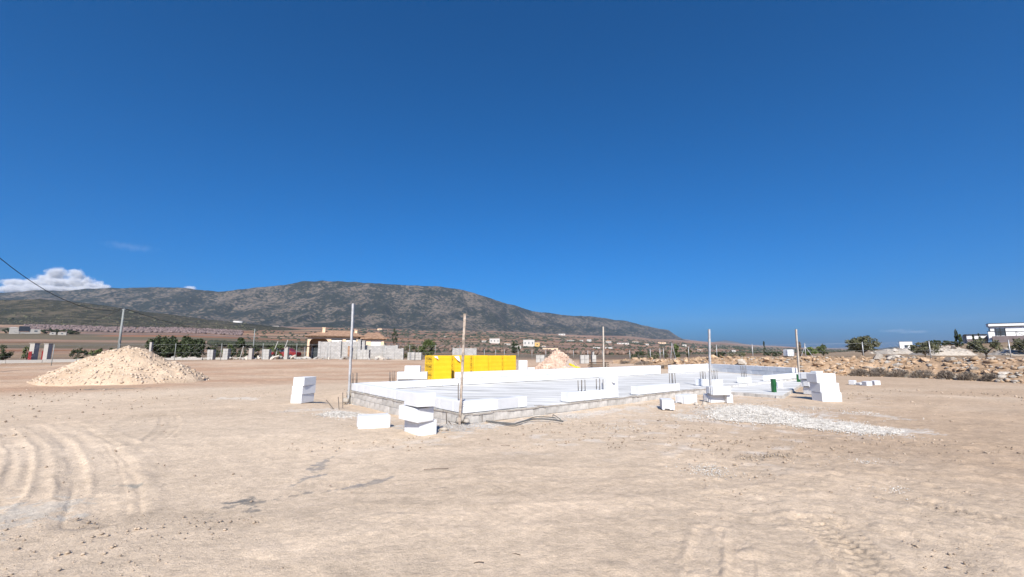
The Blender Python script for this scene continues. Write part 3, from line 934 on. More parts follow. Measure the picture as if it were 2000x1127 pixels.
# single blocks on the front line, each round a column of starter bars
ONE = bevel_box((0.5, 0.36, 0.25), 0.006, 'column_block')
for (p, r) in ((G(1374, 753, ZS), 0.55), (G(1397, 753.5, ZS), 0.6), (G(1454, 748, ZS), 0.62)):
    link('column_block', ONE, M['aac'], house, (p.x - hb.x, p.y - hb.y, ZW + 0.127), (0, 0, r))
RB = MB().tube([(0, 0, 0), (0, 0, 1)], 0.011, 6).mesh('rebar', True)
def bars(p, z0, h, sp=0.13, rz=0.6, n=4, tilt=0.0):
    for k in range(n):
        a = ((-1, -1), (1, -1), (1, 1), (-1, 1))[k]
        x = (a[0] * math.cos(rz) - a[1] * math.sin(rz)) * sp / 2; y = (a[0] * math.sin(rz) + a[1] * math.cos(rz)) * sp / 2
        link('rebar', RB, M['rebar'], house, (p.x + x - hb.x, p.y + y - hb.y, z0), (random.uniform(-0.02, 0.02) + tilt, random.uniform(-0.02, 0.02), 0), (1, 1, h * random.uniform(0.94, 1.05)))
zc = ZW + 0.24
for px_, h in ((1143, 0.30), (1178, 0.30), (1319, 0.36)):
    q = front(px_) + fin * 0.15
    bars(q, zc, h)
    # the ribbed tie box round them
for p, h in ((G(1374, 753, ZS), 0.30), (G(1397, 753.5, ZS), 0.36), (G(1454, 748, ZS), 0.48)):
    bars(p, zc, h)
q = far(698) + vb * 0.15; bars(q, zc, 0.36)
q = far(770) + vb * 0.15; bars(q, zc, 0.36)
q = P0 + fdir * 0.12 + fin * 0.35; bars(q, ZS, 0.62, 0.08, n=2)
# mortar lump at the near corner and at the far left corner
def lump(name, c, s, m, parent=None, seed=0, sub=2):
    V, Fc = ico(sub, seed, 0.38 if name == 'mortar_lump' else 0.22)
    return link(name, np_mesh(name, V * np.array(s), Fc, False), m, parent, c)
lump('mortar_lump', hl(P0 + Vector((-0.02, -0.05, -0.06))), (0.05, 0.05, 0.09), M['mortar'], house, 3)
lump('mortar_lump', hl(P0 + Vector((0.07, -0.06, -0.13))), (0.07, 0.05, 0.05), M['mortar'], house, 13)
lump('mortar_lump', hl(P0 + Vector((-0.10, -0.02, -0.12))), (0.06, 0.06, 0.07), M['mortar'], house, 14)
lump('mortar_lump', hl(P5o + Vector((-0.02, -0.1, -0.10))), (0.07, 0.09, 0.13), M['mortar'], house, 4)
lump('mortar_lump', hl(P5o + Vector((-0.08, -0.2, -0.32))), (0.10, 0.12, 0.09), M['mortar'], house, 5)
# plastic strips standing in the base near the corner
for px_, h in ((919, 0.24), (942, 0.24)):
    q = front(px_) - fin * 0.012
    link('flashing', MB().box((0, 0, 0), (0.022, 0.008, h)).mesh(), M['rebar'], house, (q.x - hb.x, q.y - hb.y, ZS - h / 2 - 0.02), (0, 0, math.atan2(fdir.y, fdir.x)))

# ------------------------------------------------------------------ line poles set up for the bricklayers
def pole(b, tpx, tpy, w, d, m, label, notches=True):
    top = at(tpx, tpy, b.y)
    ax = top - b; L = ax.length
    t = thing('line_pole', label, 'pole', b, 'line poles round the foundation')
    t.rotation_euler = ax.to_track_quat('Z', 'Y').to_euler()
    mb = MB()
    n = 14; rr = random.Random(int(tpx))
    vs = []; fs = []
    for i in range(n + 1):
        z = L * i / n; ox, oy = rr.uniform(-0.004, 0.004), rr.uniform(-0.004, 0.004)
        k = 1 + rr.uniform(-0.05, 0.05)
        for a, c in ((-1, -1), (1, -1), (1, 1), (-1, 1)):
            vs.append((ox + a * w / 2 * k, oy + c * d / 2 * k, z))
    for i in range(n):
        for k in range(4):
            fs.append((i * 4 + k, i * 4 + (k + 1) % 4, i * 4 + 4 + (k + 1) % 4, i * 4 + 4 + k))
    fs += [(3, 2, 1, 0), tuple(n * 4 + k for k in range(4))]
    mb.add(vs, fs)
    link('shaft', mb.mesh(), m, t)
    if notches:
        for z in (0.42, 0.5, L * 0.93):
            link('nail', MB().tube([(w * 0.3, -d / 2, z), (w * 0.9, -d / 2 - 0.03, z + 0.01)], 0.005, 5).mesh(), M['rebar'], t)
    return t
b = base(686, P5o.y - 0.15); b.z = Hs(b.x, b.y) - 0.02
pole(b, 690, 593, 0.085, 0.06, M['steel'], 'grey metal line pole at the far left foundation corner')
b = P0 + Vector((-0.06, -0.10, 0)); b.z = -0.02
pole(b, 908, 613, 0.075, 0.05, M['wood_old'], 'weathered brown timber line pole at the near foundation corner')
b = base(1177.5, far(1178).y + 0.75); b.z = 0
pole(b, 1178, 638, 0.095, 0.07, M['wood_pale'], 'pale timber line pole behind the long far wall')
b = front(1383) + Vector((-0.02, -0.06, 0)); b.z = 0.0
pole(b, 1385, 643, 0.075, 0.06, M['steel'], 'grey line pole beside the stacked pair of white blocks')
b = Q_ + Vector((0.12, 0.05, 0)); b.z = 0.0
pole(b, 1554.5, 643, 0.09, 0.06, M['wood_pale'], 'thin pale line pole at the right end of the foundation')

# green steel props on the porch
def green_post(p, h, w, rz, label):
    t = thing('green_formwork_box', label, 'post', p, 'green posts on the porch corners', rz)
    link('column', MB().box((0, 0, h / 2), (w, w * 0.8, h)).mesh(), M['greenpaint'], t)
    link('flange', MB().box((-w * 0.32, -w * 0.44, h / 2), (w * 0.18, w * 0.1, h * 0.98)).box((w * 0.32, -w * 0.44, h / 2), (w * 0.18, w * 0.1, h * 0.98)).mesh(), M['greenpaint'], t)
    link('cap_plate', MB().box((0, 0, h + 0.006), (w * 1.12, w * 0.95, 0.012)).mesh(), M['greenpaint'], t)
    link('handle', MB().tube([(w / 2, 0, h * 0.9), (w * 0.85, 0, h * 0.86), (w * 0.85, 0, h * 0.5), (w / 2, 0, h * 0.46)], 0.012, 6).mesh(), M['greenpaint'], t)
    return t
g1 = G(1512, 766, ZP); g1.z = ZP
green_post(g1, 0.44, 0.125, 0.25, 'green steel post with handle at the near porch corner')
g2 = G(1560, 746, ZP); g2.z = ZP
green_post(g2, 0.34, 0.125, 0.5, 'shorter green steel post at the far porch corner beside the line pole')

# ------------------------------------------------------------------ loose white blocks
def aac_block(corner, a, lr, ll, h, label, ends=0, m=None, group='loose white building blocks', tilt=(0, 0), name='white_block'):
    """near bottom corner, bearing of the edge that runs right, its length, the length of the edge that runs left"""
    a = math.radians(a)
    e1 = Vector((math.cos(a), math.sin(a), 0)); e2 = Vector((-e1.y, e1.x, 0))
    c = corner + e1 * lr / 2 + e2 * ll / 2
    t = thing(name, label, 'block', c, group, a)
    t.rotation_euler = (tilt[0], tilt[1], a)
    link('body', bevel_box((lr, ll, h), 0.008), m or M['aac'], t, (0, 0, h / 2))
    if ends:      # tongue on the end face, dark strip painting the pocket's shade below it
        if ends == 1:      # face on the left-running side (normal -e1)
            link('tongue', MB().box((-lr / 2 - 0.008, ll * 0.10, h * 0.53), (0.022, ll * 0.40, h * 0.78)).mesh(), m or M['aac'], t)
            link('pocket_shade', MB().box((-lr / 2 - 0.001, ll * 0.10, h * 0.09), (0.012, ll * 0.36, 0.02)).mesh(), M['dark'], t)
            link('rib', MB().box((-lr / 2 - 0.006, -ll * 0.3, h * 0.5), (0.02, ll * 0.07, h * 0.9)).mesh(), m or M['aac'], t)
        else:              # face on the right-running side (normal -e2)
            link('tongue', MB().box((-lr * 0.05, -ll / 2 - 0.008, h * 0.53), (lr * 0.40, 0.022, h * 0.78)).mesh(), m or M['aac'], t)
            link('pocket_shade', MB().box((-lr * 0.05, -ll / 2 - 0.001, h * 0.09), (lr * 0.36, 0.012, 0.02)).mesh(), M['dark'], t)
            link('rib', MB().box((lr * 0.3, -ll / 2 - 0.006, h * 0.5), (lr * 0.07, 0.02, h * 0.9)).mesh(), m or M['aac'], t)
    return t
HB = 0.255
def gz(px, py, z=0.0):
    p = G(px, py, z)
    return p
c = gz(588, 788)
for k, (dx, da, w) in enumerate(((0, 0, 'bottom'), (0.01, -2, 'middle'), (0.05, 2, 'top'))):
    q = c + Vector((dx, 0.0, k * HB - 0.005))
    aac_block(q, 79 + da, 0.60, 0.36, 0.25, '%s white block of the three-high stack left of the foundation' % w)
aac_block(gz(701, 838.5) + Vector((0, 0, -0.01)), 24, 0.60, 0.37, 0.245, 'single white block lying on the soil before the left base wall', ends=1)
aac_block(gz(818.7, 852) + Vector((0, 0, -0.01)), 40, 0.36, 0.60, 0.265, 'bottom white block of the crooked stack near the front corner')
aac_block(G(815.5, 825.5, 0.255), 48, 0.36, 0.60, 0.25, 'twisted middle white block of the crooked stack near the front corner', tilt=(0.03, -0.02))
aac_block(G(814.5, 797, 0.52), 36, 0.36, 0.60, 0.245, 'top white block of the crooked stack near the front corner', tilt=(-0.02, 0.03))
aac_block(gz(1318, 801.3), 78, 0.55, 0.31, 0.255, 'white block with ribbed end, frontmost of the blocks beside the long front wall', ends=0).name
o = [x for x in col.objects if x.get('label', '').startswith('white block with ribbed end')][0]
link('tongue', MB().box((-0.275 - 0.008, 0.03, 0.135), (0.022, 0.13, 0.19)).mesh(), M['aac'], o)
link('rib', MB().box((-0.275 - 0.008, -0.11, 0.13), (0.022, 0.02, 0.21)).mesh(), M['aac'], o)
link('pocket_shade', MB().box((-0.2755, 0.03, 0.022), (0.012, 0.12, 0.02)).mesh(), M['dark'], o)  # dark strip painted in for shade below the tongue
aac_block(gz(1341, 789.7), 38, 0.60, 0.36, 0.25, 'white block with ribbed end close under the front wall', ends=1)
aac_block(gz(1389, 787), 14, 0.56, 0.36, 0.24, 'lower block of the stacked pair beside the grey line pole', ends=1)
aac_block(G(1393, 772.2, 0.24), 8, 0.58, 0.36, 0.25, 'upper block of the stacked pair beside the grey line pole', ends=1)
aac_block(gz(1420.5, 787.3), 4, 0.19, 0.22, 0.245, 'small white offcut standing right of the stacked pair')
c = gz(1607, 785.3)
for k, (dx, dy, L, w) in enumerate(((0, 0, 0.655, 'bottom'), (-0.01, 0.03, 0.64, 'lower middle'), (-0.05, 0.09, 0.645, 'upper middle'))):
    aac_block(c + Vector((dx, dy, k * 0.285 - 0.005)), 6, L, 0.42, 0.28, '%s block of the big white stack right of the porch' % w)
aac_block(c + Vector((0.08, 0.28, 3 * 0.285 - 0.005)), 14, 0.27, 0.2, 0.06, 'thin white offcut on top of the big stack')
c = G(1596, 772)
for k, w in enumerate(('bottom', 'middle', 'top')):
    aac_block(c + Vector((0.0 - 0.04 * k, 0.0, k * 0.26)), 20 + 4 * k, 0.40, 0.5, 0.25, '%s block of the stack behind the big white stack' % w, ends=1 if k else 0)
for (pa, py, L, h, m, a, lab) in ((1669, 751.5, 0.21, 0.19, 'aac', 30, 'leftmost of four white offcuts on bare soil'), (1680, 752.5, 0.26, 0.10, 'aac', 5, 'flattest of four white offcuts on bare soil'),
                                  (1693, 754, 0.30, 0.20, 'aac_damp', 8, 'greyish one of four offcuts on bare soil'), (1709, 752, 0.28, 0.19, 'aac', 2, 'rightmost of four white offcuts on bare soil')):
    aac_block(gz(pa, py), a, L, 0.24, h, lab, m=M[m], tilt=(0.05, -0.05))
p = G(1526, 757, ZP)
aac_block(G(1519.5, 757.5, ZP + 0.003), 6, 0.22, 0.2, 0.225, 'small white block standing on the porch slab')

# white blocks kept behind the far wall
def pallet(loc, w, d, label, rz=0.0):
    t = thing('wooden_pallet', label, 'pallet', loc, 'pallets under the block packs', rz)
    for y in (-0.4, 0, 0.4):
        link('bearer', MB().box((0, y * d, 0.05), (w, 0.09, 0.1)).mesh(), M['wood_pale'], t)
    for i in range(5):
        link('plank', MB().box((w * (-0.42 + 0.21 * i), 0, 0.112), (0.11, d, 0.022)).mesh(), M['wood_pale'], t)
    return t
pb = base(803, 19.3)
pallet(pb + Vector((0.05, 0.2, 0)), 1.3, 0.7, 'pallet under the white blocks left of the yellow packs', 0.1)
zz = zat(741, 19.1)
aac_block(at(775, 741, 19.1), 8, 0.66, 0.5, 0.31, 'lower left block beside the yellow packs')
aac_block(at(804.5, 741, 19.2), 8, 0.64, 0.5, 0.31, 'lower right block beside the yellow packs')
aac_block(at(790, 727.3, 19.2), 6, 0.66, 0.4, 0.28, 'upper block beside the yellow packs')
for (hz) in (0.124,):
    for x0 in (775, 804.5):
        q = at(x0, 741, 19.3)
        if q.z - pb.z > 0.15:
            aac_block(Vector((q.x, q.y, pb.z + hz)), 8, 0.64, 0.48, q.z - pb.z - hz - 0.005, 'block under the %s white block beside the yellow packs' % ('left' if x0 < 790 else 'right'))
q = base(1013, 27)
for k in range(2):
    aac_block(q + Vector((0, 0, k * 0.29)), 12, 0.55, 0.45, 0.285, ('lower' if k == 0 else 'middle') + ' block of the pile between yellow packs and gravel heap')
aac_block(q + Vector((0, 0, 0.58)), 12, 0.55, 0.45, zat(704, 27) - q.z - 0.58, 'top block of the pile between yellow packs and gravel heap')
for k in range(2):
    aac_block(q + Vector((0.57, 0.12, k * 0.29)), 8, 0.42, 0.4, 0.28, ('lower' if k == 0 else 'upper') + ' short block before the gravel heap')

# ------------------------------------------------------------------ yellow wrapped packs
def text_mesh(s, size, ext=0.002):
    cu = bpy.data.curves.new('t', 'FONT'); cu.body = s; cu.size = size; cu.extrude = ext
    cu.align_x = 'CENTER'; cu.align_y = 'CENTER'
    cu.resolution_u = 2
    o = bpy.data.objects.new('t', cu); col.objects.link(o)
    dg = bpy.context.evaluated_depsgraph_get(); dg.update()
    me = bpy.data.meshes.new_from_object(o.evaluated_get(dg))
    bpy.data.objects.remove(o); bpy.data.curves.remove(cu)
    me.materials.clear()
    return me
TXT = text_mesh('YTONG', 0.17, 0.004)
def wrap_mesh(w, d, h, seed):
    """shrink-wrapped cube: slight bulge at every course, puckered edges"""
    rr = random.Random(seed)
    bm = bmesh.new()
    bmesh.ops.create_cube(bm, size=1)
    bmesh.ops.subdivide_edges(bm, edges=bm.edges[:], cuts=9, use_grid_fill=True)
    for v in bm.verts:
        x, y, z = v.co
        f = 1 - 0.014 * (0.5 + 0.5 * math.cos((z + 0.5) * 2 * math.pi * 5)) - 0.012 * (abs(x) > 0.49 and abs(y) > 0.49)
        n_ = mnoise.noise(Vector((x * 3 + seed, y * 3, z * 4)))
        v.co = Vector((x * w * f + n_ * 0.008, y * d * f + n_ * 0.008, (z + 0.5) * h + (n_ * 0.012 if z > 0.45 else 0)))
    me = bpy.data.meshes.new('wrap'); bm.to_mesh(me); bm.free()
    return me
def yellow_pack(px, D, h_top, w, d, a, label, texts=3, flap=None):
    c = base(px, D); a_ = math.radians(a)
    e1 = Vector((math.cos(a_), math.sin(a_), 0)); e2 = Vector((-e1.y, e1.x, 0))
    ctr = c + e1 * w / 2 + e2 * d / 2; ctr.z = Hs(ctr.x, ctr.y)
    t0 = pallet(ctr, w, d, 'pallet under the ' + label, a_)
    H_ = h_top - ctr.z - 0.124
    t = thing('yellow_block_pack', label, 'pack', ctr + Vector((0, 0, 0.124)), 'yellow wrapped packs of blocks', a_)
    link('wrapping', wrap_mesh(w, d, H_, px), M['yellow'], t)
    for k in range(texts):
        z = H_ * (0.86 - 0.31 * k)
        link('lettering', TXT, M['print'], t, (-w / 2 - 0.001, 0.05, z), (math.radians(90), 0, math.radians(-90)))
        fr = MB().box((-w / 2 - 0.001, 0.05, z + 0.105), (0.008, 0.62, 0.012)).box((-w / 2 - 0.001, 0.05, z - 0.1), (0.008, 0.62, 0.012))
        link('print_frame', fr.mesh(), M['print'], t)
        dots = MB()
        for q in range(4):
            dots.box((-w / 2 - 0.001, 0.27 - 0.15 * q, z - 0.17), (0.008, 0.035, 0.04))
        link('print_marks', dots.mesh(), M['print'], t)
    if flap:
        x, z, s = flap
        vs = [(x - 0.10, -d / 2 - 0.012, z), (x + 0.16 * s, -d / 2 - 0.02, z + 0.02), (x + 0.20 * s, -d / 2 - 0.07, z - 0.24 * s), (x + 0.05, -d / 2 - 0.10, z - 0.16 * s)]
        vs += [(p[0], p[1] + 0.006, p[2]) for p in vs]
        link('torn_flap', MB().add(vs, [(0, 1, 2, 3), (7, 6, 5, 4), (0, 4, 5, 1), (1, 5, 6, 2), (2, 6, 7, 3), (3, 7, 4, 0)]).mesh(), M['white'], t)
    return t
yellow_pack(848, 21.0, zat(694.5, 21), 1.0, 0.90, 40, 'leftmost yellow wrapped pack, printed on its end', 3, (-0.42, 1.17, 0.6))
yellow_pack(889, 22.6, zat(694.2, 22.6), 1.0, 0.90, 42, 'yellow pack with a torn white flap left of the timber pole', 3, (-0.46, 1.17, 1.2))
yellow_pack(926, 24.3, zat(694.0, 24.3), 1.0, 0.90, 42, 'printed yellow pack just right of the timber pole', 3)
yellow_pack(956, 26.2, zat(694.4, 26.2), 1.0, 0.90, 42, 'yellow pack second from the right end of the row', 3)
yellow_pack(985.5, 28.0, zat(694.3, 28.0), 1.0, 0.90, 42, 'last yellow pack at the right end of the row', 3)

# ------------------------------------------------------------------ heaps
def heap(name, label, cat, ctr, rx, ry, h, m, top=0.25, seed=1, skew=0.0, lumps=0, lm=None, ls=(0.03, 0.09), bumpy=0.05, cone=1.15):
    nA, nR = 120, 50
    rr = np.random.default_rng(seed)
    t = thing(name, label, cat, ctr)
    A = np.linspace(0, 2 * np.pi, nA, endpoint=False)[:, None]; R = np.linspace(0, 1, nR)[None, :]
    x = R * np.cos(A) * rx; y = R * np.sin(A) * ry
    q = R * (1 + 0.10 * fbm(np.cos(A) * 2 + seed, np.sin(A) * 2, 3) * R)
    prof = np.clip(1 - q, 0, 1) ** cone
    prof = prof / (prof + 0.0) * prof if False else prof
    prof = np.where(prof > 1 - top, (1 - top) + (prof - (1 - top)) * 0.45, prof) / (1 - top * 0.55)
    z = h * prof + bumpy * fbm(x * 1.3 + seed, y * 1.3, 4) * np.clip(prof * 4, 0, 1) + 0.35 * bumpy * fbm(x * 6, y * 6 + seed, 3) * np.clip(prof * 6, 0, 1)
    xs = x + skew * prof * rx
    gx, gy = ctr[0] + xs, ctr[1] + y
    z = z + (H(gx, gy) - ctr[2]) - 0.12 * (R > 0.97) - 0.03 * (R > 0.9)
    V = np.stack([xs + 0 * z, y + 0 * z, z], -1)
    idx = np.arange(nA * nR).reshape(nA, nR); ii = np.roll(idx, -1, 0)
    Q = np.stack([idx[:, :-1], idx[:, 1:], ii[:, 1:], ii[:, :-1]], -1).reshape(-1, 4)
    link('soil', np_mesh(name, V.reshape(-1, 3), Q, True), m, t)
    if lumps:
        a = rr.random(lumps) * 2 * np.pi; r_ = np.sqrt(rr.random(lumps)) * 0.99
        i = (a / (2 * np.pi) * nA).astype(int) % nA; j = np.clip((r_ * (nR - 1)).astype(int), 0, nR - 1)
        P = V[i, j]
        s = (ls[0] + (ls[1] - ls[0]) * rr.random(lumps) ** 3)[:, None] * rr.uniform(0.7, 1.3, (lumps, 3))
        o = scatter('stones', P, s, lm or m, 1, seed, 0.28, False, t)
        o['kind'] = 'stuff'
    return t
M['sandheap'] = mat('sand_heap', (0.42, 0.312, 0.215), 0.97, 0.14, 0.9, 0.8, 9, c2=(0.49, 0.38, 0.275), bdist=0.05)
M['sandlump'] = mat('sand_lumps', (0.40, 0.305, 0.22), 0.97, 0.25, 1.5, c2=(0.52, 0.42, 0.325))
M['pinkstone'] = mat('pink_stones', (0.42, 0.275, 0.20), 0.95, 0.28, 1.7, c2=(0.54, 0.41, 0.325))
hp = base(250, 23.6)
heap('sand_heap', 'large pale heap of sand and gravel left of the foundation', 'heap', hp, 4.05, 3.2, zat(678.5, 23.6) - hp.z, M['sandheap'], 0.26, 3, 0.0, 3200, M['sandlump'], (0.008, 0.085), 0.20, 1.0)
hp = base(1088, 31)
heap('gravel_heap', 'pinkish heap of stones behind the far wall', 'heap', hp, 2.0, 1.7, zat(686.5, 31) - hp.z, M['pinkstone'], 0.1, 7, 0.04, 1500, M['pinkstone'], (0.03, 0.13), 0.10, 0.95)
hp = base(1113, 30.2)
heap('sand_heap', 'low grey sand heap leaning on the pinkish stone heap', 'heap', hp, 1.0, 0.9, zat(700, 30.2) - hp.z, mat('grey_sand', (0.36, 0.30, 0.25), 0.97, 0.12, 2, 0.5, 9), 0.1, 9, 0.0, 60, None, (0.02, 0.05), 0.05)

# ------------------------------------------------------------------ gravel spreads, clods and twigs
def inside(poly, n, grow=0.0):
    """n random ground points in a pixel polygon"""
    P = np.array([G(a, b, 0).xy for a, b in poly])
    lo, hi = P.min(0), P.max(0)
    out = []
    while len(out) < n:
        q = lo + (hi - lo) * RNG.random((n * 2, 2))
        c = np.zeros(len(q), bool); j = len(P) - 1
        for i in range(len(P)):
            xi, yi, xj, yj = *P[i], *P[j]
            c ^= ((yi > q[:, 1]) != (yj > q[:, 1])) & (q[:, 0] < (xj - xi) * (q[:, 1] - yi) / (yj - yi + 1e-12) + xi)
            j = i
        out += list(q[c])
    return np.array(out[:n])
def gravel(poly, n, s0, s1, m, label, heapz=0.0, name='gravel'):
    q = inside(poly, n) + RNG.normal(0, 0.06 + 0.40 * RNG.random((n, 1)) ** 4, (n, 2))
    c = q.mean(0); sd = q.std(0) + 1e-6
    e = np.exp(-(((q - c) / (sd * 1.3)) ** 2).sum(1))
    z = H(q[:, 0], q[:, 1]) + 0.004 + heapz * e * RNG.random(n) ** 0.3
    s = 0.5 * (s0 + (s1 - s0) * RNG.random(n) ** 2)[:, None] * RNG.uniform(0.7, 1.3, (n, 3)) * [[1, 1, 0.75]]
    o = scatter(name, np.column_stack([q, z]), s, m, 1, int(poly[0][0]), 0.3)
    return tag(o, label, 'gravel', kind='stuff')
gravel([(1385, 806), (1420, 795), (1470, 791), (1520, 800), (1570, 812), (1560, 829), (1480, 826), (1400, 820)], 15000, 0.012, 0.036, M['gravel'], 'thick white gravel spread in front of the porch', 0.05)
gravel([(1540, 812), (1600, 820), (1700, 832), (1812, 843), (1800, 849), (1680, 846), (1560, 834)], 9000, 0.012, 0.034, M['gravel'], 'tail of white gravel running right from the porch', 0.02)
gravel([(1340, 800), (1390, 790), (1480, 787), (1400, 797)], 500, 0.012, 0.03, M['gravel'], 'thin white gravel below the stacked pair of blocks')
gravel([(1640, 805), (1690, 803), (1780, 820), (1740, 824)], 700, 0.012, 0.03, M['gravel'], 'pale gravel streak right of the big white stack')
gravel([(1560, 795), (1610, 795), (1590, 800)], 150, 0.012, 0.03, M['gravel'], 'small gravel streak before the big white stack')
gravel([(1305, 812), (1360, 812), (1365, 819), (1325, 819)], 420, 0.01, 0.025, M['gravel'], 'small white chip patch before the ribbed block')
gravel([(1345, 912), (1400, 910), (1420, 924), (1380, 932)], 420, 0.008, 0.02, M['gravel'], 'sparse white chips on the open soil')
gravel([(1676, 898), (1695, 900), (1712, 914), (1694, 912)], 420, 0.006, 0.016, M['gravel'], 'little white patch of chips on the right soil')
gravel([(1715, 950), (1760, 948), (1765, 962), (1720, 960)], 120, 0.01, 0.022, M['gravel'], 'few pale stones on the right soil')
gravel([(628, 810), (650, 800), (690, 797), (735, 800), (700, 812), (660, 815)], 3500, 0.012, 0.035, M['gravel'], 'white gravel beside the left base wall', 0.06)
gravel([(760, 830), (790, 822), (900, 822), (985, 830), (930, 838), (850, 842)], 2600, 0.008, 0.022, M['gravel_grey'], 'grey gravel spilled at the near foundation corner', 0.03)
gravel([(1060, 818), (1130, 808), (1160, 810), (1100, 822)], 350, 0.01, 0.025, M['gravel'], 'white chips along the foot of the front wall')
gravel([(1190, 835), (1240, 833), (1250, 840), (1200, 840)], 220, 0.008, 0.02, M['gravel'], 'pale chips scattered before the front wall')
# clods: all over, thicker on the right and round the works
q = []
for poly, n in (([(-100, 1200), (2100, 1200), (2050, 760), (-50, 760)], 5500), ([(1250, 1190), (2100, 1190), (2100, 860), (1350, 850)], 3000),
                ([(560, 880), (860, 880), (850, 840), (600, 815)], 900), ([(1000, 880), (1400, 870), (1400, 815), (1000, 830)], 1100),
                ([(1430, 900), (1560, 900), (1560, 885), (1440, 885)], 350), ([(-100, 1180), (600, 1180), (500, 1000), (-50, 1010)], 900)):
    q.append(inside(poly, n))
q = np.concatenate(q); n = len(q)
z = H(q[:, 0], q[:, 1]) + 0.004
s = (0.002 + 0.012 * RNG.random(n) ** 7)[:, None] * RNG.uniform(0.7, 1.4, (n, 3)) * [[1, 1, 0.7]] * (0.6 + np.hypot(q[:, 0], q[:, 1]) / 10)[:, None]
tag(scatter('soil_clods', np.column_stack([q, z]), s, M['clod'], 1, 77, 0.35), 'loose clods and pebbles strewn over the site soil', 'clods', kind='stuff')
for i, (a, b, c_, d_) in enumerate(((828, 917, 876, 915), (998, 1082, 1016, 1084), (925, 1100, 945, 1098), (1238, 861, 1262, 860), (978, 870, 996, 870), (1690, 775, 1700, 779))):
    p0, p1 = G(a, b, 0.02), G(c_, d_, 0.03)
    mid = (p0 + p1) / 2 + Vector((0, 0.008, 0.002))
    tag(link('twig', MB().tube([p0, mid, p1], 0.0035, 5).mesh(), M['bark']), ('long thin dry twig on soil before the near corner', 'short twig lying on the near soil', 'bent twig lying low on the near soil', 'thin stick before the front wall', 'short dark stick near the grey gravel', 'dry branch beside the white offcuts')[i], 'twig')

# hoses at the foot of the front wall
def hose(pix, r, label, z=0.03):
    P = [G(a, b, 0) for a, b in pix]
    P = [Vector((p.x, p.y, Hs(p.x, p.y) + z + random.uniform(0, 0.015))) for p in P]
    out = []
    for i in range(len(P) - 1):
        p0, p1, p2, p3 = P[max(i - 1, 0)], P[i], P[i + 1], P[min(i + 2, len(P) - 1)]
        for k in range(6):
            t = k / 6
            out.append(0.5 * ((2 * p1) + (-p0 + p2) * t + (2 * p0 - 5 * p1 + 4 * p2 - p3) * t * t + (-p0 + 3 * p1 - 3 * p2 + p3) * t ** 3))
    out.append(P[-1])
    return tag(link('hose', MB().tube(out, r, 7).mesh(smooth=True), M['hose']), label, 'hose')
hose([(950, 825), (975, 828), (1000, 832), (1015, 828), (1040, 822), (1070, 822), (1100, 826)], 0.017, 'thick grey hose lying along the foot of the front wall')
hose([(960, 826), (985, 829), (1010, 831), (1030, 822), (1050, 817), (1085, 820)], 0.010, 'thin dark hose crossing the thick grey hose')
hose([(1080, 812), (1088, 818), (1096, 823)], 0.008, 'short dark hose end by the front wall')

# bent iron pegs near the corners
def peg(px, py, tpx, tpy, label, z=0.0, r=0.012):
    p = G(px, py, z); p.z = Hs(p.x, p.y) - 0.03
    tag(link('iron_peg', MB().tube([p, at(tpx, tpy, p.y)], r, 6).mesh(), M['rebar']), label, 'peg', 'iron pegs at the corners')
peg(663, 793, 660.5, 775, 'leaning iron peg left of the far left corner')
peg(670, 789, 669.5, 766.5, 'tall iron peg left of the far left corner')
peg(655, 794, 637, 781, 'iron bar lying aslant left of the far left corner')
peg(872, 828, 872, 805, 'iron peg before the left base wall near the timber pole')
peg(884, 828, 876, 822, 'short iron bar on grey gravel near the timber pole')
lump_o = lump('rock', G(867, 838, 0.02), (0.08, 0.05, 0.04), M['lime'], None, 22); tag(lump_o, 'pale stone on the grey gravel near the corner', 'stone')
lump_o = lump('rock', G(1360, 789, 0.03), (0.07, 0.06, 0.05), M['lime'], None, 23); tag(lump_o, 'white stone between ribbed block and stacked pair', 'stone')
lump_o = lump('rock', G(1376, 789.5, 0.03), (0.09, 0.06, 0.07), M['lime'], None, 24); tag(lump_o, 'angular white stone before the stacked pair', 'stone')

# ------------------------------------------------------------------ the bank of tumbled stones
def rock_mesh(seed, flat=0.7):
    rr = random.Random(seed)
    bm = bmesh.new()
    for k in range(15):
        v = Vector((rr.gauss(0, 1), rr.gauss(0, 1), rr.gauss(0, 1))).normalized()
        v = Vector((v.x * rr.uniform(0.8, 1.15), v.y * rr.uniform(0.75, 1.0), v.z * flat * rr.uniform(0.75, 1.1)))
        bm.verts.new(v)
    bmesh.ops.convex_hull(bm, input=bm.verts[:])
    for v in [v for v in bm.verts if not v.link_faces]: bm.verts.remove(v)
    me = bpy.data.meshes.new('stone'); bm.to_mesh(me); bm.free()
    return me
ROCKS = [rock_mesh(100 + k) for k in range(14)]
def rocks_joined(name, P, S, m, parent):
    """many small stones in one mesh"""
    Vs, Fs = [], []; off = 0
    R_ = random.Random(len(P))
    T_ = []
    for me in ROCKS:
        V = np.array([v.co[:] for v in me.vertices]); Fc = np.array([f.vertices[:] for f in me.polygons if len(f.vertices) == 3])
        T_.append((V, Fc))
    for i in range(len(P)):
        V, Fc = T_[i % len(T_)]
        Rm = np.array(Matrix.Rotation(R_.uniform(0, 6.28), 3, 'Z') @ Matrix.Rotation(R_.uniform(-0.5, 0.5), 3, 'X'))
        Vs.append((V * S[i]) @ Rm.T + P[i]); Fs.append(Fc + off); off += len(V)
    o = link(name, np_mesh(name, np.concatenate(Vs), np.concatenate(Fs)), m, parent)
    o['kind'] = 'stuff'
    return o
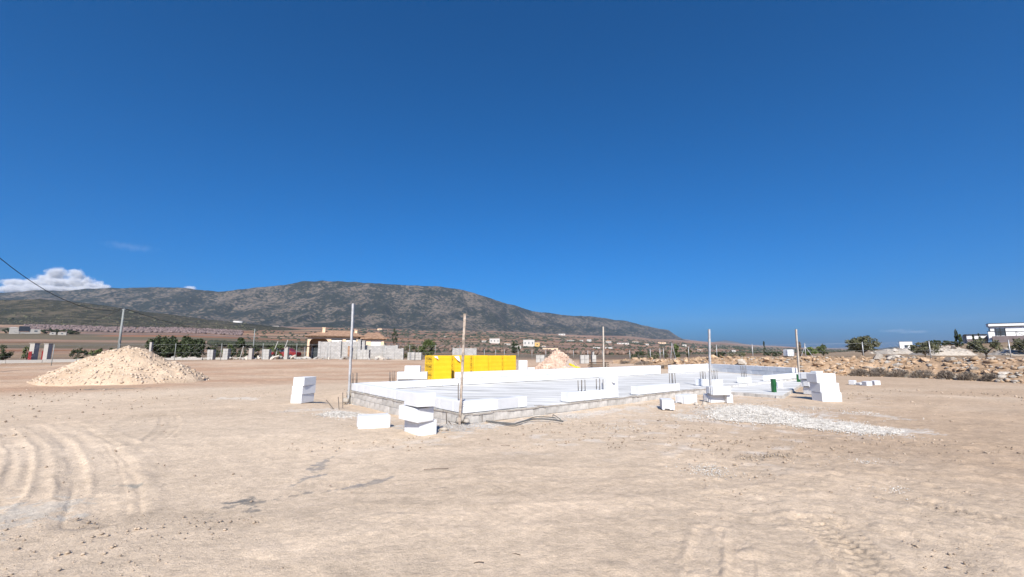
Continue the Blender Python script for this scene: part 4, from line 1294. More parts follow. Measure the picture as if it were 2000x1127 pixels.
def bank_pt(px, t, seed=0.0):
    """point on the bank's face, t = 0 at its foot and 1 on its crest"""
    D = float(bank_D(px)) - 0.35 + 2.7 * t
    x = (px - 1000.0) / F * D * CP
    bul = 0.30 * math.sin(math.pi * min(max(t, 0), 1)) + 0.22 * (t > 0.3) * (0.5 + mnoise.noise(Vector((x * 0.55, seed, 3.1)))) * min(1, t)
    return Vector((x, D, Hs(x, D) + bul))
bb = bank_pt(1650, 0.0)
bank = thing('stone_bank', 'long bank of tumbled tan stones along the right edge of the site', 'bank', bb)
pxs_ = np.arange(1196, 2440, 4.0); ts_ = np.linspace(-0.05, 1.7, 16)
V = np.array([[(bank_pt(a, t) - bb) + Vector((0, 0, 0.06 * mnoise.noise(Vector((a * 0.09, t * 6, 0))) - (0.3 if k in (0, 15) else 0))) for k, t in enumerate(ts_)] for a in pxs_])
n_, m_ = V.shape[:2]
idx = np.arange(n_ * m_).reshape(n_, m_)
Q = np.stack([idx[:-1, :-1], idx[1:, :-1], idx[1:, 1:], idx[:-1, 1:]], -1).reshape(-1, 4)
link('earth', np_mesh('earth', V.reshape(-1, 3), Q, True), M['earth'], bank)
rr = random.Random(12)
cnt = 0
while cnt < 300:
    px_ = 2030 - 790 * rr.random() ** 0.75
    t = rr.uniform(0.02, 1.0)
    s = 0.13 * math.exp(rr.gauss(0.15, 0.42))
    if px_ < 1600: s *= 1.25
    s = min(s, 0.48)
    p = bank_pt(px_, t) - bb
    pale = rr.random()
    mm = M['stone_grey'] if (px_ > 1700 and pale < 0.55) else (M['lime'] if pale > 0.90 else M['stone'])
    link('stone', ROCKS[cnt % 14], mm, bank, p + Vector((0, 0, s * 0.15)), (rr.uniform(-0.6, 0.6), rr.uniform(-0.5, 0.5), rr.uniform(0, 6.28)),
         (s * rr.uniform(0.9, 1.5), s * rr.uniform(0.8, 1.2), s * rr.uniform(0.7, 1.1)))
    cnt += 1
P_, S_ = [], []
for k in range(2300):
    px_ = 2200 - 990 * rr.random(); t = rr.uniform(-0.12, 1.15)
    s = 0.05 * math.exp(rr.gauss(0.2, 0.5))
    P_.append(tuple(bank_pt(px_, t) - bb + Vector((0, 0, s * 0.2)))); S_.append((s * rr.uniform(0.9, 1.5), s, s * rr.uniform(0.6, 1.0)))
rocks_joined('small_stones', P_[:1500], S_[:1500], M['stone'], bank)
rocks_joined('small_stones', P_[1500:], S_[1500:], M['stone_grey'], bank)

# white limestone spoil on the terrace behind
def lime_bank(pxa, pxb, D, pytop, label, n, seed):
    rr = random.Random(seed)
    c = base((pxa + pxb) / 2, D)
    t = thing('limestone_bank', label, 'bank', c, 'white stone banks on the terrace')
    rx = (pxb - pxa) / 2 / F * D; h = zat(pytop, D) - c.z
    def pt(u, v):
        x = u * rx; y = v * 2.2
        e = max(0.0, 1 - abs(u) ** 5) * max(0, 1 - v * v) ** 0.8
        return Vector((x, y, (Hs(c.x + x, c.y + y) - c.z) + h * e * (0.88 + 0.3 * mnoise.noise(Vector((u * 5 + seed, v, 0)))) - 0.05))
    U = np.linspace(-1, 1, 60); W = np.linspace(-1, 1, 14)
    V = np.array([[pt(a, b_) for b_ in W] for a in U])
    idx = np.arange(60 * 14).reshape(60, 14)
    Q = np.stack([idx[:-1, :-1], idx[1:, :-1], idx[1:, 1:], idx[:-1, 1:]], -1).reshape(-1, 4)
    link('rubble', np_mesh('rubble', V.reshape(-1, 3), Q, True), M['lime'], t)
    for k in range(n):
        s = 0.2 * math.exp(rr.gauss(0.1, 0.45)) * D / 60
        p = pt(rr.uniform(-0.97, 0.97), rr.uniform(-0.85, 0.5))
        link('stone', ROCKS[k % 14], M['lime'] if rr.random() < 0.75 else M['stone_grey'], t, p, (rr.uniform(-0.6, 0.6), rr.uniform(-0.6, 0.6), rr.uniform(0, 6.28)), (s * 1.3, s, s * 0.9))
lime_bank(1712, 1800, 74, 680.5, 'smooth white stone bank below the small white shed', 30, 3)
lime_bank(1796, 1882, 60, 675.5, 'jumbled white stone bank between the two carob trees', 70, 5)
lime_bank(1944, 2060, 58, 681, 'white stone bank at the right picture edge', 50, 8)

# ------------------------------------------------------------------ trees and shrubs
def crown_mesh(rx, ry, rz, n, leaf, seed, clumps=24, z0=0.0, hollow=0.5, flat=0.0, shape='round'):
    r = np.random.default_rng(seed)
    C = r.normal(size=(clumps, 3)); C /= np.linalg.norm(C, axis=1)[:, None]
    C *= (hollow + (0.86 - hollow) * r.random((clumps, 1)) ** 0.6)
    if shape == 'cone':
        C = np.column_stack([r.normal(size=(clumps, 2)), r.uniform(-1, 1, clumps)])
        q = (1 - C[:, 2]) / 2
        C[:, :2] *= (0.75 * np.sqrt(q + 0.02) / np.linalg.norm(C[:, :2], axis=1))[:, None]
    C[:, 2] = np.where(C[:, 2] < -0.75, -0.75, C[:, 2])
    rad = r.uniform(0.16, 0.34, clumps) if shape != 'cone' else r.uniform(0.14, 0.24, clumps)
    k = r.integers(0, clumps, n)
    d = r.normal(size=(n, 3)); d /= np.linalg.norm(d, axis=1)[:, None]
    P = C[k] + d * (rad[k] * r.random(n) ** 0.45)[:, None]
    P = P * np.array([rx, ry, rz]) + np.array([0, 0, z0 + rz])
    a = r.normal(size=(n, 3)); a /= np.linalg.norm(a, axis=1)[:, None]
    b_ = np.cross(a, r.normal(size=(n, 3))); b_ /= np.linalg.norm(b_, axis=1)[:, None]
    s = leaf * r.uniform(0.6, 1.4, n)[:, None]
    V = np.stack([P - a * s, P + b_ * s * 0.5, P + a * s, P - b_ * s * 0.5], 1).reshape(-1, 3)
    return np_mesh('crown', V, np.arange(n * 4).reshape(n, 4))
def tree(name, label, cat, px, D, pxw, pytop, m, group=None, n=1600, leaf=None, seed=1, trunk=0.25, shape='round', clumps=26, pybase=None, hollow=0.45, parts=('trunk', 'crown')):
    b = base(px, D)
    w = pxw / 2 / F * D; h = zat(pytop, D) - b.z
    t = thing(name, label, cat, b, group)
    th = h * trunk
    mb = MB(); rr = random.Random(seed)
    mb.tube([(0, 0, -0.1), (rr.uniform(-.03, .03) * h, 0, th * 0.6), (rr.uniform(-.05, .05) * h, 0, th + 0.25 * h)], 0.05 * h * (1 if shape != 'cone' else 0.6), 7, 0.025 * h)
    if shape != 'cone':
        for k in range(5):
            a = 6.28 * k / 5 + rr.uniform(-.4, .4)
            mb.tube([(0, 0, th * 0.8), (math.cos(a) * w * 0.35, math.sin(a) * w * 0.35, th + 0.25 * (h - th)), (math.cos(a) * w * 0.7, math.sin(a) * w * 0.7, th + rr.uniform(0.4, 0.65) * (h - th))], 0.025 * h, 5, 0.008 * h)
    link(parts[0], mb.mesh(smooth=True), M['bark'], t)
    link(parts[1], crown_mesh(w, w * 0.85, (h - th) / 2 * 1.08, n, leaf or 0.05 * w + 0.03, seed, clumps, th - 0.04 * h, hollow, shape=shape), m, t)
    return t
LF, LD, LO, LB = M['leaf'], M['leaf_dark'], M['leaf_olive'], M['leaf_bright']
tree('olive_tree', 'broad olive tree standing behind the stone bank', 'tree', 1686, 52, 64, 657, LO, None, 3600, 0.11, 3, 0.22, clumps=46, hollow=0.3)
tree('round_tree', 'lower round green tree beside the braced fence post', 'tree', 1582, 66, 26, 678, LB, 'round trees beyond the stone bank', 1500, 0.11, 4, 0.12)
tree('round_tree', 'taller round dark green tree left of the olive', 'tree', 1608, 70, 24, 673.5, LF, 'round trees beyond the stone bank', 1500, 0.11, 5, 0.12)
tree('carob_tree', 'ragged carob tree in front of the jumbled white stones', 'tree', 1806, 48, 52, 667, LO, 'carob trees on the terrace', 1500, 0.10, 6, 0.2, clumps=34)
tree('carob_tree', 'ragged carob tree below the modern white house', 'tree', 1926, 44, 54, 659, LO, 'carob trees on the terrace', 1800, 0.10, 7, 0.2, clumps=36)
tree('carob_tree', 'dark carob tree at the right picture edge', 'tree', 2004, 56, 52, 658, LO, 'carob trees on the terrace', 1800, 0.12, 8, 0.2, clumps=34)
tree('pine_tree', 'dense dark pine behind the gap in the far wall', 'tree', 1322, 58, 17, 673.5, LF, None, 1300, 0.10, 9, 0.1, clumps=20)
tree('pine_tree', 'loose small pine right of the dense dark pine', 'tree', 1345, 62, 15, 679, LO, None, 700, 0.10, 10, 0.15, clumps=14)
tree('bush', 'low bush left of the dense dark pine', 'bush', 1300, 60, 12, 682, LO, None, 500, 0.10, 11, 0.05, clumps=12)
for i, (a, w, tp, lab) in enumerate(((1245, 40, 686, 'low dark brush at the left end of the stone bank'), (1278, 34, 687, 'low grey green brush beyond the left end of the bank'), (1405, 22, 686, 'small brush beside the grey line pole'),
                                  (1440, 40, 688, 'wide low brush beyond the stone bank'), (1510, 34, 686, 'brush behind the white water tank'))):
    tree('brush', lab, 'bush', a, 56 + 2 * i, w, tp, LO if i % 2 else LD, 'brush beyond the stone bank', 700, 0.10, 30 + i, 0.03, clumps=22)
tree('cypress', 'slim dark cypress between the two line poles on the right', 'tree', 1493.5, 80, 5, 669.5, LD, 'cypresses', 900, 0.10, 12, 0.05, 'cone', 30)
tree('cypress', 'brown cypress beside the braced fence post', 'tree', 1563, 60, 7, 670, M['dry'], 'cypresses', 900, 0.09, 13, 0.05, 'cone', 30)
tree('cypress', 'tall dark cypress at the left end of the modern house', 'tree', 1872.5, 118, 9, 646.5, LD, 'cypresses', 1200, 0.16, 14, 0.03, 'cone', 34)
tree('cypress', 'shorter green cypress beside the tall dark one', 'tree', 1879.5, 117, 8, 654, LF, 'cypresses', 1000, 0.16, 15, 0.03, 'cone', 30)
tree('cypress', 'dark cypress before the low wing of the modern house', 'tree', 1917, 112, 6, 649.5, LD, 'cypresses', 900, 0.16, 16, 0.03, 'cone', 30)
tree('cypress', 'small cypress before the low wing of the modern house', 'tree', 1905, 112, 5, 655, LD, 'cypresses', 700, 0.14, 17, 0.03, 'cone', 26)
for i, a in enumerate((1822, 1838, 1852, 1864)):
    tree('ridge_tree', ('first', 'second', 'third', 'fourth')[i] + ' dark tree from the left on the ridge by the cypresses', 'tree', a, 135, 20, 663 + 1.2 * i, LD, 'dark trees on the ridge', 900, 0.2, 50 + i, 0.1, clumps=20)
# left side
for i, (a, w, tp) in enumerate(((308, 46, 656), (334, 46, 657), (358, 44, 657.5), (380, 40, 659))):
    tree('hedge_tree', ('leftmost', 'second', 'third', 'rightmost')[i] + ' tree of the clipped dark hedge behind the sand heap', 'tree', a, 60, w, tp, LD, 'hedge behind the left fence', 4200, 0.15, 60 + i, 0.0, clumps=70, hollow=0.0)
tree('pine_tree', 'bushy dark pine behind the fence left of the villa', 'tree', 467, 60, 36, 663.5, LD, None, 1900, 0.12, 70, 0.05, 'cone', 40)
for i, (a, w, tp, lab) in enumerate(((415, 40, 675, 'low green shrub left of the bushy dark pine'), (445, 26, 672, 'green shrub close against the bushy dark pine'), (497, 24, 676, 'shrub between the two white gate pillars'),
                                  (540, 44, 670, 'big green shrub behind the right gate pillar'), (8, 26, 672, 'dark shrub at the left picture edge'), (56, 20, 675, 'shrub beside the left gate pillars'),
                                  (155, 30, 679, 'low shrub left of the tall utility pole'), (190, 26, 679, 'low dark shrub before the tall utility pole'), (216, 14, 679, 'small round shrub at the foot of the utility pole'))):
    tree('shrub', lab, 'bush', a, 62, w, tp, LF if i % 2 else LD, 'shrubs along the left fence', 900, 0.11, 80 + i, 0.03, clumps=24)
tree('pine_tree', 'large round green tree right of the villa', 'tree', 834, 64, 40, 662, LF, None, 2200, 0.12, 95, 0.06, clumps=36, hollow=0.25)
tree('bush', 'olive bush between villa yard and round green tree', 'bush', 801, 64, 32, 672, LO, None, 1000, 0.11, 96, 0.04, clumps=24)
tree('bush', 'dark trees beside the white houses on the plain', 'tree', 1007, 270, 20, 666, LD, None, 900, 0.4, 97, 0.05, clumps=20)
tree('bush', 'lone dark tree on the field above the villa roof', 'tree', 769, 520, 14, 644, LD, None, 700, 0.7, 98, 0.05, clumps=14)
# dry shrubs at the foot of the bank
def dry_shrub(px, D, pw, pytop, label, seed):
    b = base(px, D); w = pw / 2 / F * D; h = max(zat(pytop, D) - b.z, 0.3)
    t = thing('dry_shrub', label, 'shrub', b, 'dry shrubs at the foot of the stone bank')
    r = np.random.default_rng(seed); n = 800; w *= r.uniform(0.65, 0.95); h *= r.uniform(0.75, 1.0)
    a = r.random(n) * 6.283; q = np.sqrt(r.random(n)); z = r.random(n) ** 0.7 * np.sqrt(np.clip(1 - q ** 2.5, 0.02, 1))
    P = np.column_stack([np.cos(a) * q * w, np.sin(a) * q * w * 0.7, z * h])
    d = np.column_stack([np.cos(a) * q * 0.7 + r.normal(0, .35, n), np.sin(a) * q * 0.7 + r.normal(0, .35, n), np.abs(r.normal(0.6, .4, n))]); d /= np.linalg.norm(d, axis=1)[:, None]
    s = np.cross(d, r.normal(size=(n, 3))); s /= np.linalg.norm(s, axis=1)[:, None]
    l = r.uniform(0.06, 0.16, n)[:, None]; k = 0.012
    V = np.stack([P - d * l, P + s * k, P + d * l, P - s * k], 1).reshape(-1, 3)
    link('foliage', np_mesh('foliage', V, np.arange(n * 4).reshape(n, 4)), M['dry'], t)
    mb = MB(); rr = random.Random(seed)
    for k in range(9):
        a = rr.uniform(0, 6.28)
        mb.tube([(0, 0, -0.03), (math.cos(a) * w * .3, math.sin(a) * w * .3, h * .45), (math.cos(a) * w * .7, math.sin(a) * w * .55, h * .75)], 0.012, 4, 0.005)
    link('stems', mb.mesh(), M['bark'], t)
for i, (a, w, tp, lab) in enumerate(((1258, 46, 705, 'dark dry shrub beyond the right end of the long far wall'), (1292, 34, 712, 'dry shrub in the gap of the far wall'), (1222, 30, 707, 'dry shrub left of the stone bank'),
                                  (1676, 40, 717, 'dry shrub right above the big white stack'), (1712, 46, 718, 'dry shrub below the olive tree'), (1752, 44, 718, 'dry shrub second right of the olive tree'), (1796, 46, 719, 'dry shrub below the ragged carob by the white stones'),
                                  (1842, 44, 722, 'dry shrub between the two carobs'), (1884, 40, 725, 'dry shrub left below the second carob'), (1926, 38, 727, 'dry shrub right below the second carob'))):
    dry_shrub(a, float(bank_D(a)) - 0.35, w, tp, lab, 200 + i)

# ------------------------------------------------------------------ fences
def wires_mesh(A, B, h, sp=0.22):
    d = B - A; L = d.length
    mb = MB()
    for z in (0.05, h * 0.5, h - 0.05):
        mb.tube([A + Vector((0, 0, z)) - A, B + Vector((0, 0, z)) - A], 0.0035, 3)
    n = int(L / sp)
    for k in range(n):
        for s in (1, -1):
            a = k * sp; b = a + s * h
            if 0 <= b <= L:
                mb.tube([d * (a / L) + Vector((0, 0, 0.03)), d * (b / L) + Vector((0, 0, h - 0.03))], 0.0014, 3)
    return mb.mesh()
def fence(posts, h, label, r=0.03, mesh_every=True, m=None, sp=0.22):
    t = thing('wire_fence', label, 'fence', posts[0])
    for p in posts:
        o = link('post', MB().tube([(0, 0, -0.1), (0, 0, h)], r, 8).mesh(smooth=True), m or M['steel'], t, p - posts[0])
        link('cap', MB().tube([(0, 0, h - 0.005), (0, 0, h + 0.02)], r * 1.15, 8).mesh(), m or M['steel'], o)
    if mesh_every:
        for a, b in zip(posts[:-1], posts[1:]):
            link('wire_mesh', wires_mesh(a, b, h * 0.97, sp), M['steel'], t, a - posts[0])
    return t
def post_D(px, py): return GH(px, py)
lf = [base(px, D) for px, D in ((-120, 36), (-5, 38.5), (104, 41.5), (232, 46), (342, 49), (432, 51.5), (513, 53), (579, 54), (640, 55), (697, 56), (750, 57), (800, 58), (850, 59), (898, 60))]
fence(lf, 2.0, 'grey wire mesh fence with steel posts along the left side', 0.03, sp=0.6, m=M['greynet'])
lf = [base(px, 68 + 0.02 * (px - 900)) for px in (925, 946, 968, 985, 1012, 1039, 1066, 1094, 1120, 1148, 1176)]
fence(lf, 1.5, 'wire fence along the dark field behind the yellow packs', 0.03, sp=0.5)
rf = [base(px, D) for px, D in ((1230, 52), (1270, 50), (1289, 49), (1296, 48), (1345, 45), (1400, 43), (1470, 41), (1573, 38.5), (1686, 36.5), (1817, 33.5), (1973, 30), (2150, 26.5))]
rfz = []
for p in rf: rfz.append(p)
tf = fence(rfz, 1.35, 'wire fence with grey posts on top of the stone bank', 0.035, sp=0.35)
for (a, b_, dD) in ((1573, 1590, 38.3), (1573, 1562, 38.7)):
    A = base(1573, 38.5); B = base(b_, dD)
    link('brace', MB().tube([A + Vector((0, 0, 1.1)) - rfz[0], B - rfz[0]], 0.025, 6).mesh(), M['steel'], tf)
for (a, b_) in ((1313, 1309), (1313, 1320)):
    A = base(a, 47); B = base(b_, 47)
    link('brace', MB().tube([A + Vector((0, 0, 1.9)) - rfz[0], B - rfz[0]], 0.03, 6).mesh(), M['steel'], tf)
# kerb wall along the left fence
def low_wall(px0, D0, px1, D1, h, th, m, name, label, cat='wall', seg=0, group=None):
    A, B = base(px0, D0), base(px1, D1)
    t = thing(name, label, cat, A, group)
    d = B - A; n = max(1, int(d.length / seg)) if seg else 1
    for k in range(n):
        a = A + d * (k / n); b = A + d * ((k + 1) / n); c = (a + b) / 2
        link('section', MB().box((0, 0, 0), ((b - a).xy.length * 0.99, th, h + 0.3)).mesh(), m, t, Vector((c.x, c.y, Hs(c.x, c.y) + h / 2 - 0.15)) - A, (0, 0, math.atan2(d.y, d.x)))
    return t
low_wall(-60, 47, 215, 53, 0.35, 0.25, M['offwhite'], 'kerb_wall', 'low white kerb wall behind the left wire fence', seg=2.5)
low_wall(318, 57.5, 600, 60, 0.28, 0.25, M['offwhite'], 'kerb_wall', 'low pale kerb wall before the dark hedge', seg=2.5)
def pillar(px, D, pw, pytop, m, label, cap=True):
    b = base(px, D); w = pw / F * D; h = zat(pytop, D) - b.z
    t = thing('gate_pillar', label, 'pillar', b, 'gate pillars along the left fence')
    link('shaft', MB().box((0, 0, h / 2 - 0.1), (w, w, h + 0.2)).mesh(), m, t)
    if cap: link('cap', MB().box((0, 0, h + 0.03), (w * 1.2, w * 1.2, 0.06)).mesh(), m, t)
    return t
pillar(66, 56, 9, 671, M['offwhite'], 'whitish gate pillar with dark red side, left one of two')
pillar(93, 55, 8, 672, M['offwhite'], 'white gate pillar with red board, right one of two')
for a, lab in ((59.5, 'dark red board against the left gate pillar'), (85.5, 'red board against the right gate pillar')):
    b = base(a, 55.3)
    tag(link('red_board', MB().box((0, 0, 0.65), (0.42, 0.05, 1.3)).box((0, -0.03, 0.2), (0.44, 0.02, 0.06)).box((0, -0.03, 1.1), (0.44, 0.02, 0.06)).mesh(), M['red'], None, b), lab, 'board')
pillar(491, 58, 6.5, 681, M['offwhite'], 'white block pillar behind the fence right of the bushy pine')
pillar(560, 58, 6.5, 678.5, M['offwhite'], 'tall white block pillar near the red car')
pillar(294, 58, 4, 669, M['offwhite'], 'narrow pale pillar at the left end of the dark hedge')
# utility poles and wires
def util_pole(b, ztop, label, r=0.13, arm=True):
    t = thing('utility_pole', label, 'pole', b, 'utility poles')
    L = ztop - b.z
    link('shaft', MB().tube([(0, 0, -0.3), (0, 0, L)], r, 10, r * 0.62).mesh(smooth=True), M['greynet'], t)
    if arm:
        link('bracket', MB().box((0, -0.02, L - 0.15), (0.5, 0.06, 0.06)).mesh(), M['steel'], t)
        link('insulator', MB().tube([(0, 0, L), (0, 0, L + 0.12)], 0.04, 8).mesh(), M['greynet'], t)
    return t
b1 = base(231, 66); z1 = zat(602.5, 66)
util_pole(b1, z1, 'tall grey utility pole behind the sand heap', 0.19)
b2 = base(494, 165); z2 = zat(642, 165)
util_pole(b2, z2, 'distant grey utility pole left of the villa', 0.22)
b0 = Vector((-39.0, 28.0, 0)); z0_ = 12.0
util_pole(b0, z0_, 'utility pole standing left outside the view', 0.18)
def wire(A, B, sag, label, r=0.018):
    P = []
    for k in range(25):
        t = k / 24
        p = A + (B - A) * t
        p.z -= sag * 4 * t * (1 - t)
        P.append(p)
    tag(link('power_line', MB().tube(P, r, 5).mesh(smooth=True), M['rubber']), label, 'power line', 'overhead wires')
T0, T1, T2 = Vector((b0.x, b0.y, z0_)), Vector((b1.x, b1.y, z1)), Vector((b2.x, b2.y, z2))
wire(T0, T1, 2.75, 'thick black cable sagging in from the left to the tall pole', 0.032)
wire(T1, T2, 2.2, 'black cable running right from the tall pole to the distant one', 0.035)
wire(T1, base(20, 140) + Vector((0, 0, 7)), 2.0, 'thin cable falling left from the tall pole across the hill', 0.03)

# ------------------------------------------------------------------ villa
def brick_mat():
    m, nt, p = nodes('grey_breeze_blocks'); L = nt.links
    tc = nt.nodes.new('ShaderNodeTexCoord'); sp_ = nt.nodes.new('ShaderNodeSeparateXYZ'); cb = nt.nodes.new('ShaderNodeCombineXYZ')
    L.new(tc.outputs['Object'], sp_.inputs[0]); L.new(sp_.outputs['X'], cb.inputs['X']); L.new(sp_.outputs['Z'], cb.inputs['Y'])
    br = nt.nodes.new('ShaderNodeTexBrick')
    br.inputs['Scale'].default_value = 1.0; br.inputs['Brick Width'].default_value = 0.4; br.inputs['Row Height'].default_value = 0.2; br.inputs['Mortar Size'].default_value = 0.012
    br.inputs['Color1'].default_value = (0.31, 0.30, 0.285, 1); br.inputs['Color2'].default_value = (0.42, 0.405, 0.385, 1); br.inputs['Mortar'].default_value = (0.18, 0.175, 0.17, 1)
    L.new(cb.outputs[0], br.inputs['Vector']); L.new(br.outputs['Color'], p.inputs['Base Color'])
    p.inputs['Roughness'].default_value = 0.95
    return m
M['breeze'] = brick_mat()
def hip_roof(x0, x1, y0, y1, z, h, over=0.45):
    x0 -= over; x1 += over; y0 -= over; y1 += over
    k = min((y1 - y0) / 2, (x1 - x0) * 0.29)
    v = [(x0, y0, z), (x1, y0, z), (x1, y1, z), (x0, y1, z), (x0 + k, (y0 + y1) / 2, z + h), (x1 - k, (y0 + y1) / 2, z + h)]
    v += [(a, b, z - 0.14) for a, b, _ in v[:4]]
    return MB().add(v, [(0, 1, 5, 4), (1, 2, 5), (2, 3, 4, 5), (3, 0, 4), (6, 7, 1, 0), (7, 8, 2, 1), (8, 9, 3, 2), (9, 6, 0, 3), (9, 8, 7, 6)])
def villa():
    D = 70.0
    b = base(675, D)
    az = math.atan2(b.x, b.y)
    t = thing('villa', 'cream villa with brown tiled hip roofs beyond the field', 'house', b, None, -az * 0.9)
    t.scale = (math.cos(az), 1, 1)
    X = lambda px: base(px, D).x - b.x
    Z = lambda py: zat(py, D) - b.z
    e = Z(656.5)
    xa, xb, xc, xd = X(601), X(699), X(708), X(751)
    # left house front with a porch opening
    po0, po1, pz = X(605), X(640), Z(661.5)
    w = MB().box(((xa + po0) / 2, 0.15, e / 2), (po0 - xa, 0.3, e)).box(((po1 + xb) / 2, 0.15, e / 2), (xb - po1, 0.3, e))
    w.box(((po0 + po1) / 2, 0.15, (pz + e) / 2), (po1 - po0, 0.298, e - pz))
    w.box((xa + 0.15, 4.5, e / 2), (0.3, 8.4, e)).box((xb - 0.15, 4.5, e / 2), (0.3, 8.4, e)).box(((xa + xb) / 2, 8.8, e / 2), (xb - xa, 0.3, e)).box(((po0 + po1) / 2, 3.2, e / 2), (po1 - po0 + 0.2, 0.2, e))
    wl = link('wall', w.mesh(), M['cream'], t)
    for s, x in ((1, po0), (-1, po1)):     # rounded corners of the porch arch
        pts = [(x, pz)] + [(x + s * 0.7 * (1 - math.sin(a)), pz - 0.7 * (1 - math.cos(a))) for a in np.linspace(0, math.pi / 2, 7)]
        n = len(pts)
        vs_ = [(p, 0.004, q) for p, q in pts] + [(p, 0.29, q) for p, q in pts]
        fs_ = [tuple(range(n)), tuple(range(2 * n - 1, n - 1, -1))] + [(i, (i + 1) % n, n + (i + 1) % n, n + i) for i in range(n)]
        link('arch_corner', MB().add(vs_, fs_).mesh(), M['cream'], wl)
    link('porch_shade', MB().box(((po0 + po1) / 2, 3.07, 1.1), (2.2, 0.06, 2.2)).mesh(), M['dark'], t)  # dark panel set at the back of the porch for its shade
    r1 = link('roof', hip_roof(xa, xb + 0.6, 0, 9, e, Z(645) - e + 0.15).mesh(), M['tile'], t)
    w2 = MB().box(((xc + xd) / 2, 3.0, e / 2 - 0.15), (xd - xc, 7.0, e - 0.3))
    wr = link('wall', w2.mesh(), M['cream'], t)
    r2 = link('roof', hip_roof(xc, xd, -0.5, 6.5, e - 0.3, Z(648) - e + 0.35).mesh(), M['tile'], t)
    for px, pt, r in ((628, 639.5, r1), (692.5, 643.5, r2)):
        link('chimney', MB().box((X(px), 2.6, (Z(pt) + e) / 2), (0.45, 0.45, Z(pt) - e)).box((X(px), 2.6, Z(pt) + 0.03), (0.6, 0.6, 0.08)).mesh(), M['cream'], r)
    for p0, p1 in ((646.5, 667), (675, 694)):
        o = link('window', MB().box(((X(p0) + X(p1)) / 2, -0.01, (Z(664) + 1.0) / 2), (X(p1) - X(p0), 0.06, Z(664) - 1.0)).mesh(), M['glass'], t)
        link('shutter_box', MB().box(((X(p0) + X(p1)) / 2, -0.05, Z(664) + 0.05), (X(p1) - X(p0) + 0.1, 0.12, 0.14)).mesh(), M['dark'], o)
        link('shutter', MB().box(((X(p0) + X(p1)) / 2, -0.055, Z(666.5)), (X(p1) - X(p0), 0.02, 0.3)).mesh(), M['white'], o)
    o = link('garage_door', MB().box(((X(725) + X(744)) / 2, -0.53, (Z(666.5) + 0.1) / 2), (X(744) - X(725), 0.05, Z(666.5) - 0.1)).mesh(), M['white'], t)
    link('lintel', MB().box(((X(725) + X(744)) / 2, -0.56, Z(666)), (X(744) - X(725) + 0.2, 0.08, 0.16)).mesh(), M['purplewall'], o)
    link('entrance', MB().box(((xb + xc) / 2 + 0.3, 1.0, e / 2 - 0.2), (xc - xb - 0.2, 0.3, e - 0.4)).mesh(), M['purplewall'], t)
    link('door', MB().box((X(714), -0.53, 1.0), (0.7, 0.05, 2.0)).mesh(), M['wood_dark'], t)
    link('eaves', MB().box(((xa + xb) / 2 + 0.3, -0.42, e - 0.07), (xb - xa + 1.4, 0.06, 0.16)).mesh(), M['wood_dark'], t)
    return t
villa()
def yard_wall(px0, px1, D, pytop, label, th=0.2, m=None, gaps=()):
    A = base(px0, D); w = (px1 - px0) / F * D * CP; h = zat(pytop, D) - A.z
    t = thing('block_wall', label, 'wall', A, 'grey block walls round the villa')
    link('panel', MB().box((w / 2, 0, h / 2 - 0.2), (w, th, h + 0.4)).mesh(), m or M['breeze'], t)
    n = max(2, int(w / 2.4))
    for k in range(n + 1):
        link('pier', MB().box((w * k / n, -0.02, h / 2 - 0.15), (0.34, th + 0.1, h + 0.42)).mesh(), m or M['breeze'], t)
    return t
yard_wall(624, 664, 62, 667.5, 'tall grey block wall before the villa porch')
yard_wall(664, 700, 62.3, 667, 'tall grey block wall with gaps before the villa windows')
yard_wall(716, 775, 62.5, 675, 'long grey block wall before the villa garage')
yard_wall(752, 786, 61, 681, 'lower grey block wall right of the villa')
yard_wall(886, 928, 72, 680, 'grey block wall with pillar behind the yellow packs')
for i, (px, pt) in enumerate(((702, 664), (710, 666), (683, 676), (928.5, 680))):
    b = base(px, 61.6 if i < 3 else 72); h = zat(pt, b.y) - b.z
    t = thing('block_pillar', ('tall grey pillar at the villa entrance, left one', 'tall grey pillar at the villa entrance, right one', 'half built brown pillar before the villa wall', 'pale pillar at the end of the wall behind the yellow packs')[i], 'pillar', b, 'block pillars at the villa')
    link('shaft', MB().box((0, 0, h / 2 - 0.1), (0.42, 0.42, h + 0.2)).mesh(), M['breeze'] if i != 2 else M['tile'], t)
    link('cap', MB().box((0, 0, h + 0.03), (0.5, 0.5, 0.06)).mesh(), M['offwhite'], t)
# tarp shelter beside the porch
b = base(594, 63)
t = thing('shelter', 'dark tarp shelter at the left end of the villa wall', 'shelter', b)
w = 34 / F * 63; h = zat(673, 63) - b.z
v = [(0, 0, h * 0.85), (w, 0, h), (w, 2.6, h), (0, 2.6, h * 0.85)]
link('roof', MB().add(v + [(a, c, d + 0.05) for a, c, d in v], [(3, 2, 1, 0), (4, 5, 6, 7), (0, 1, 5, 4), (1, 2, 6, 5), (2, 3, 7, 6), (3, 0, 4, 7)]).mesh(), M['tarp'], t)
link('side_sheet', MB().box((w / 2, 2.5, h * 0.42), (w, 0.04, h * 0.84)).box((w * 0.75, 0.2, h * 0.4), (w * 0.5, 0.04, h * 0.75)).mesh(), M['tarp'], t)
for x in (0.05, w - 0.05):
    for y in (0.05, 2.4):
        link('post', MB().tube([(x, y, 0), (x, y, h * 0.86)], 0.04, 6).mesh(), M['steel'], t)
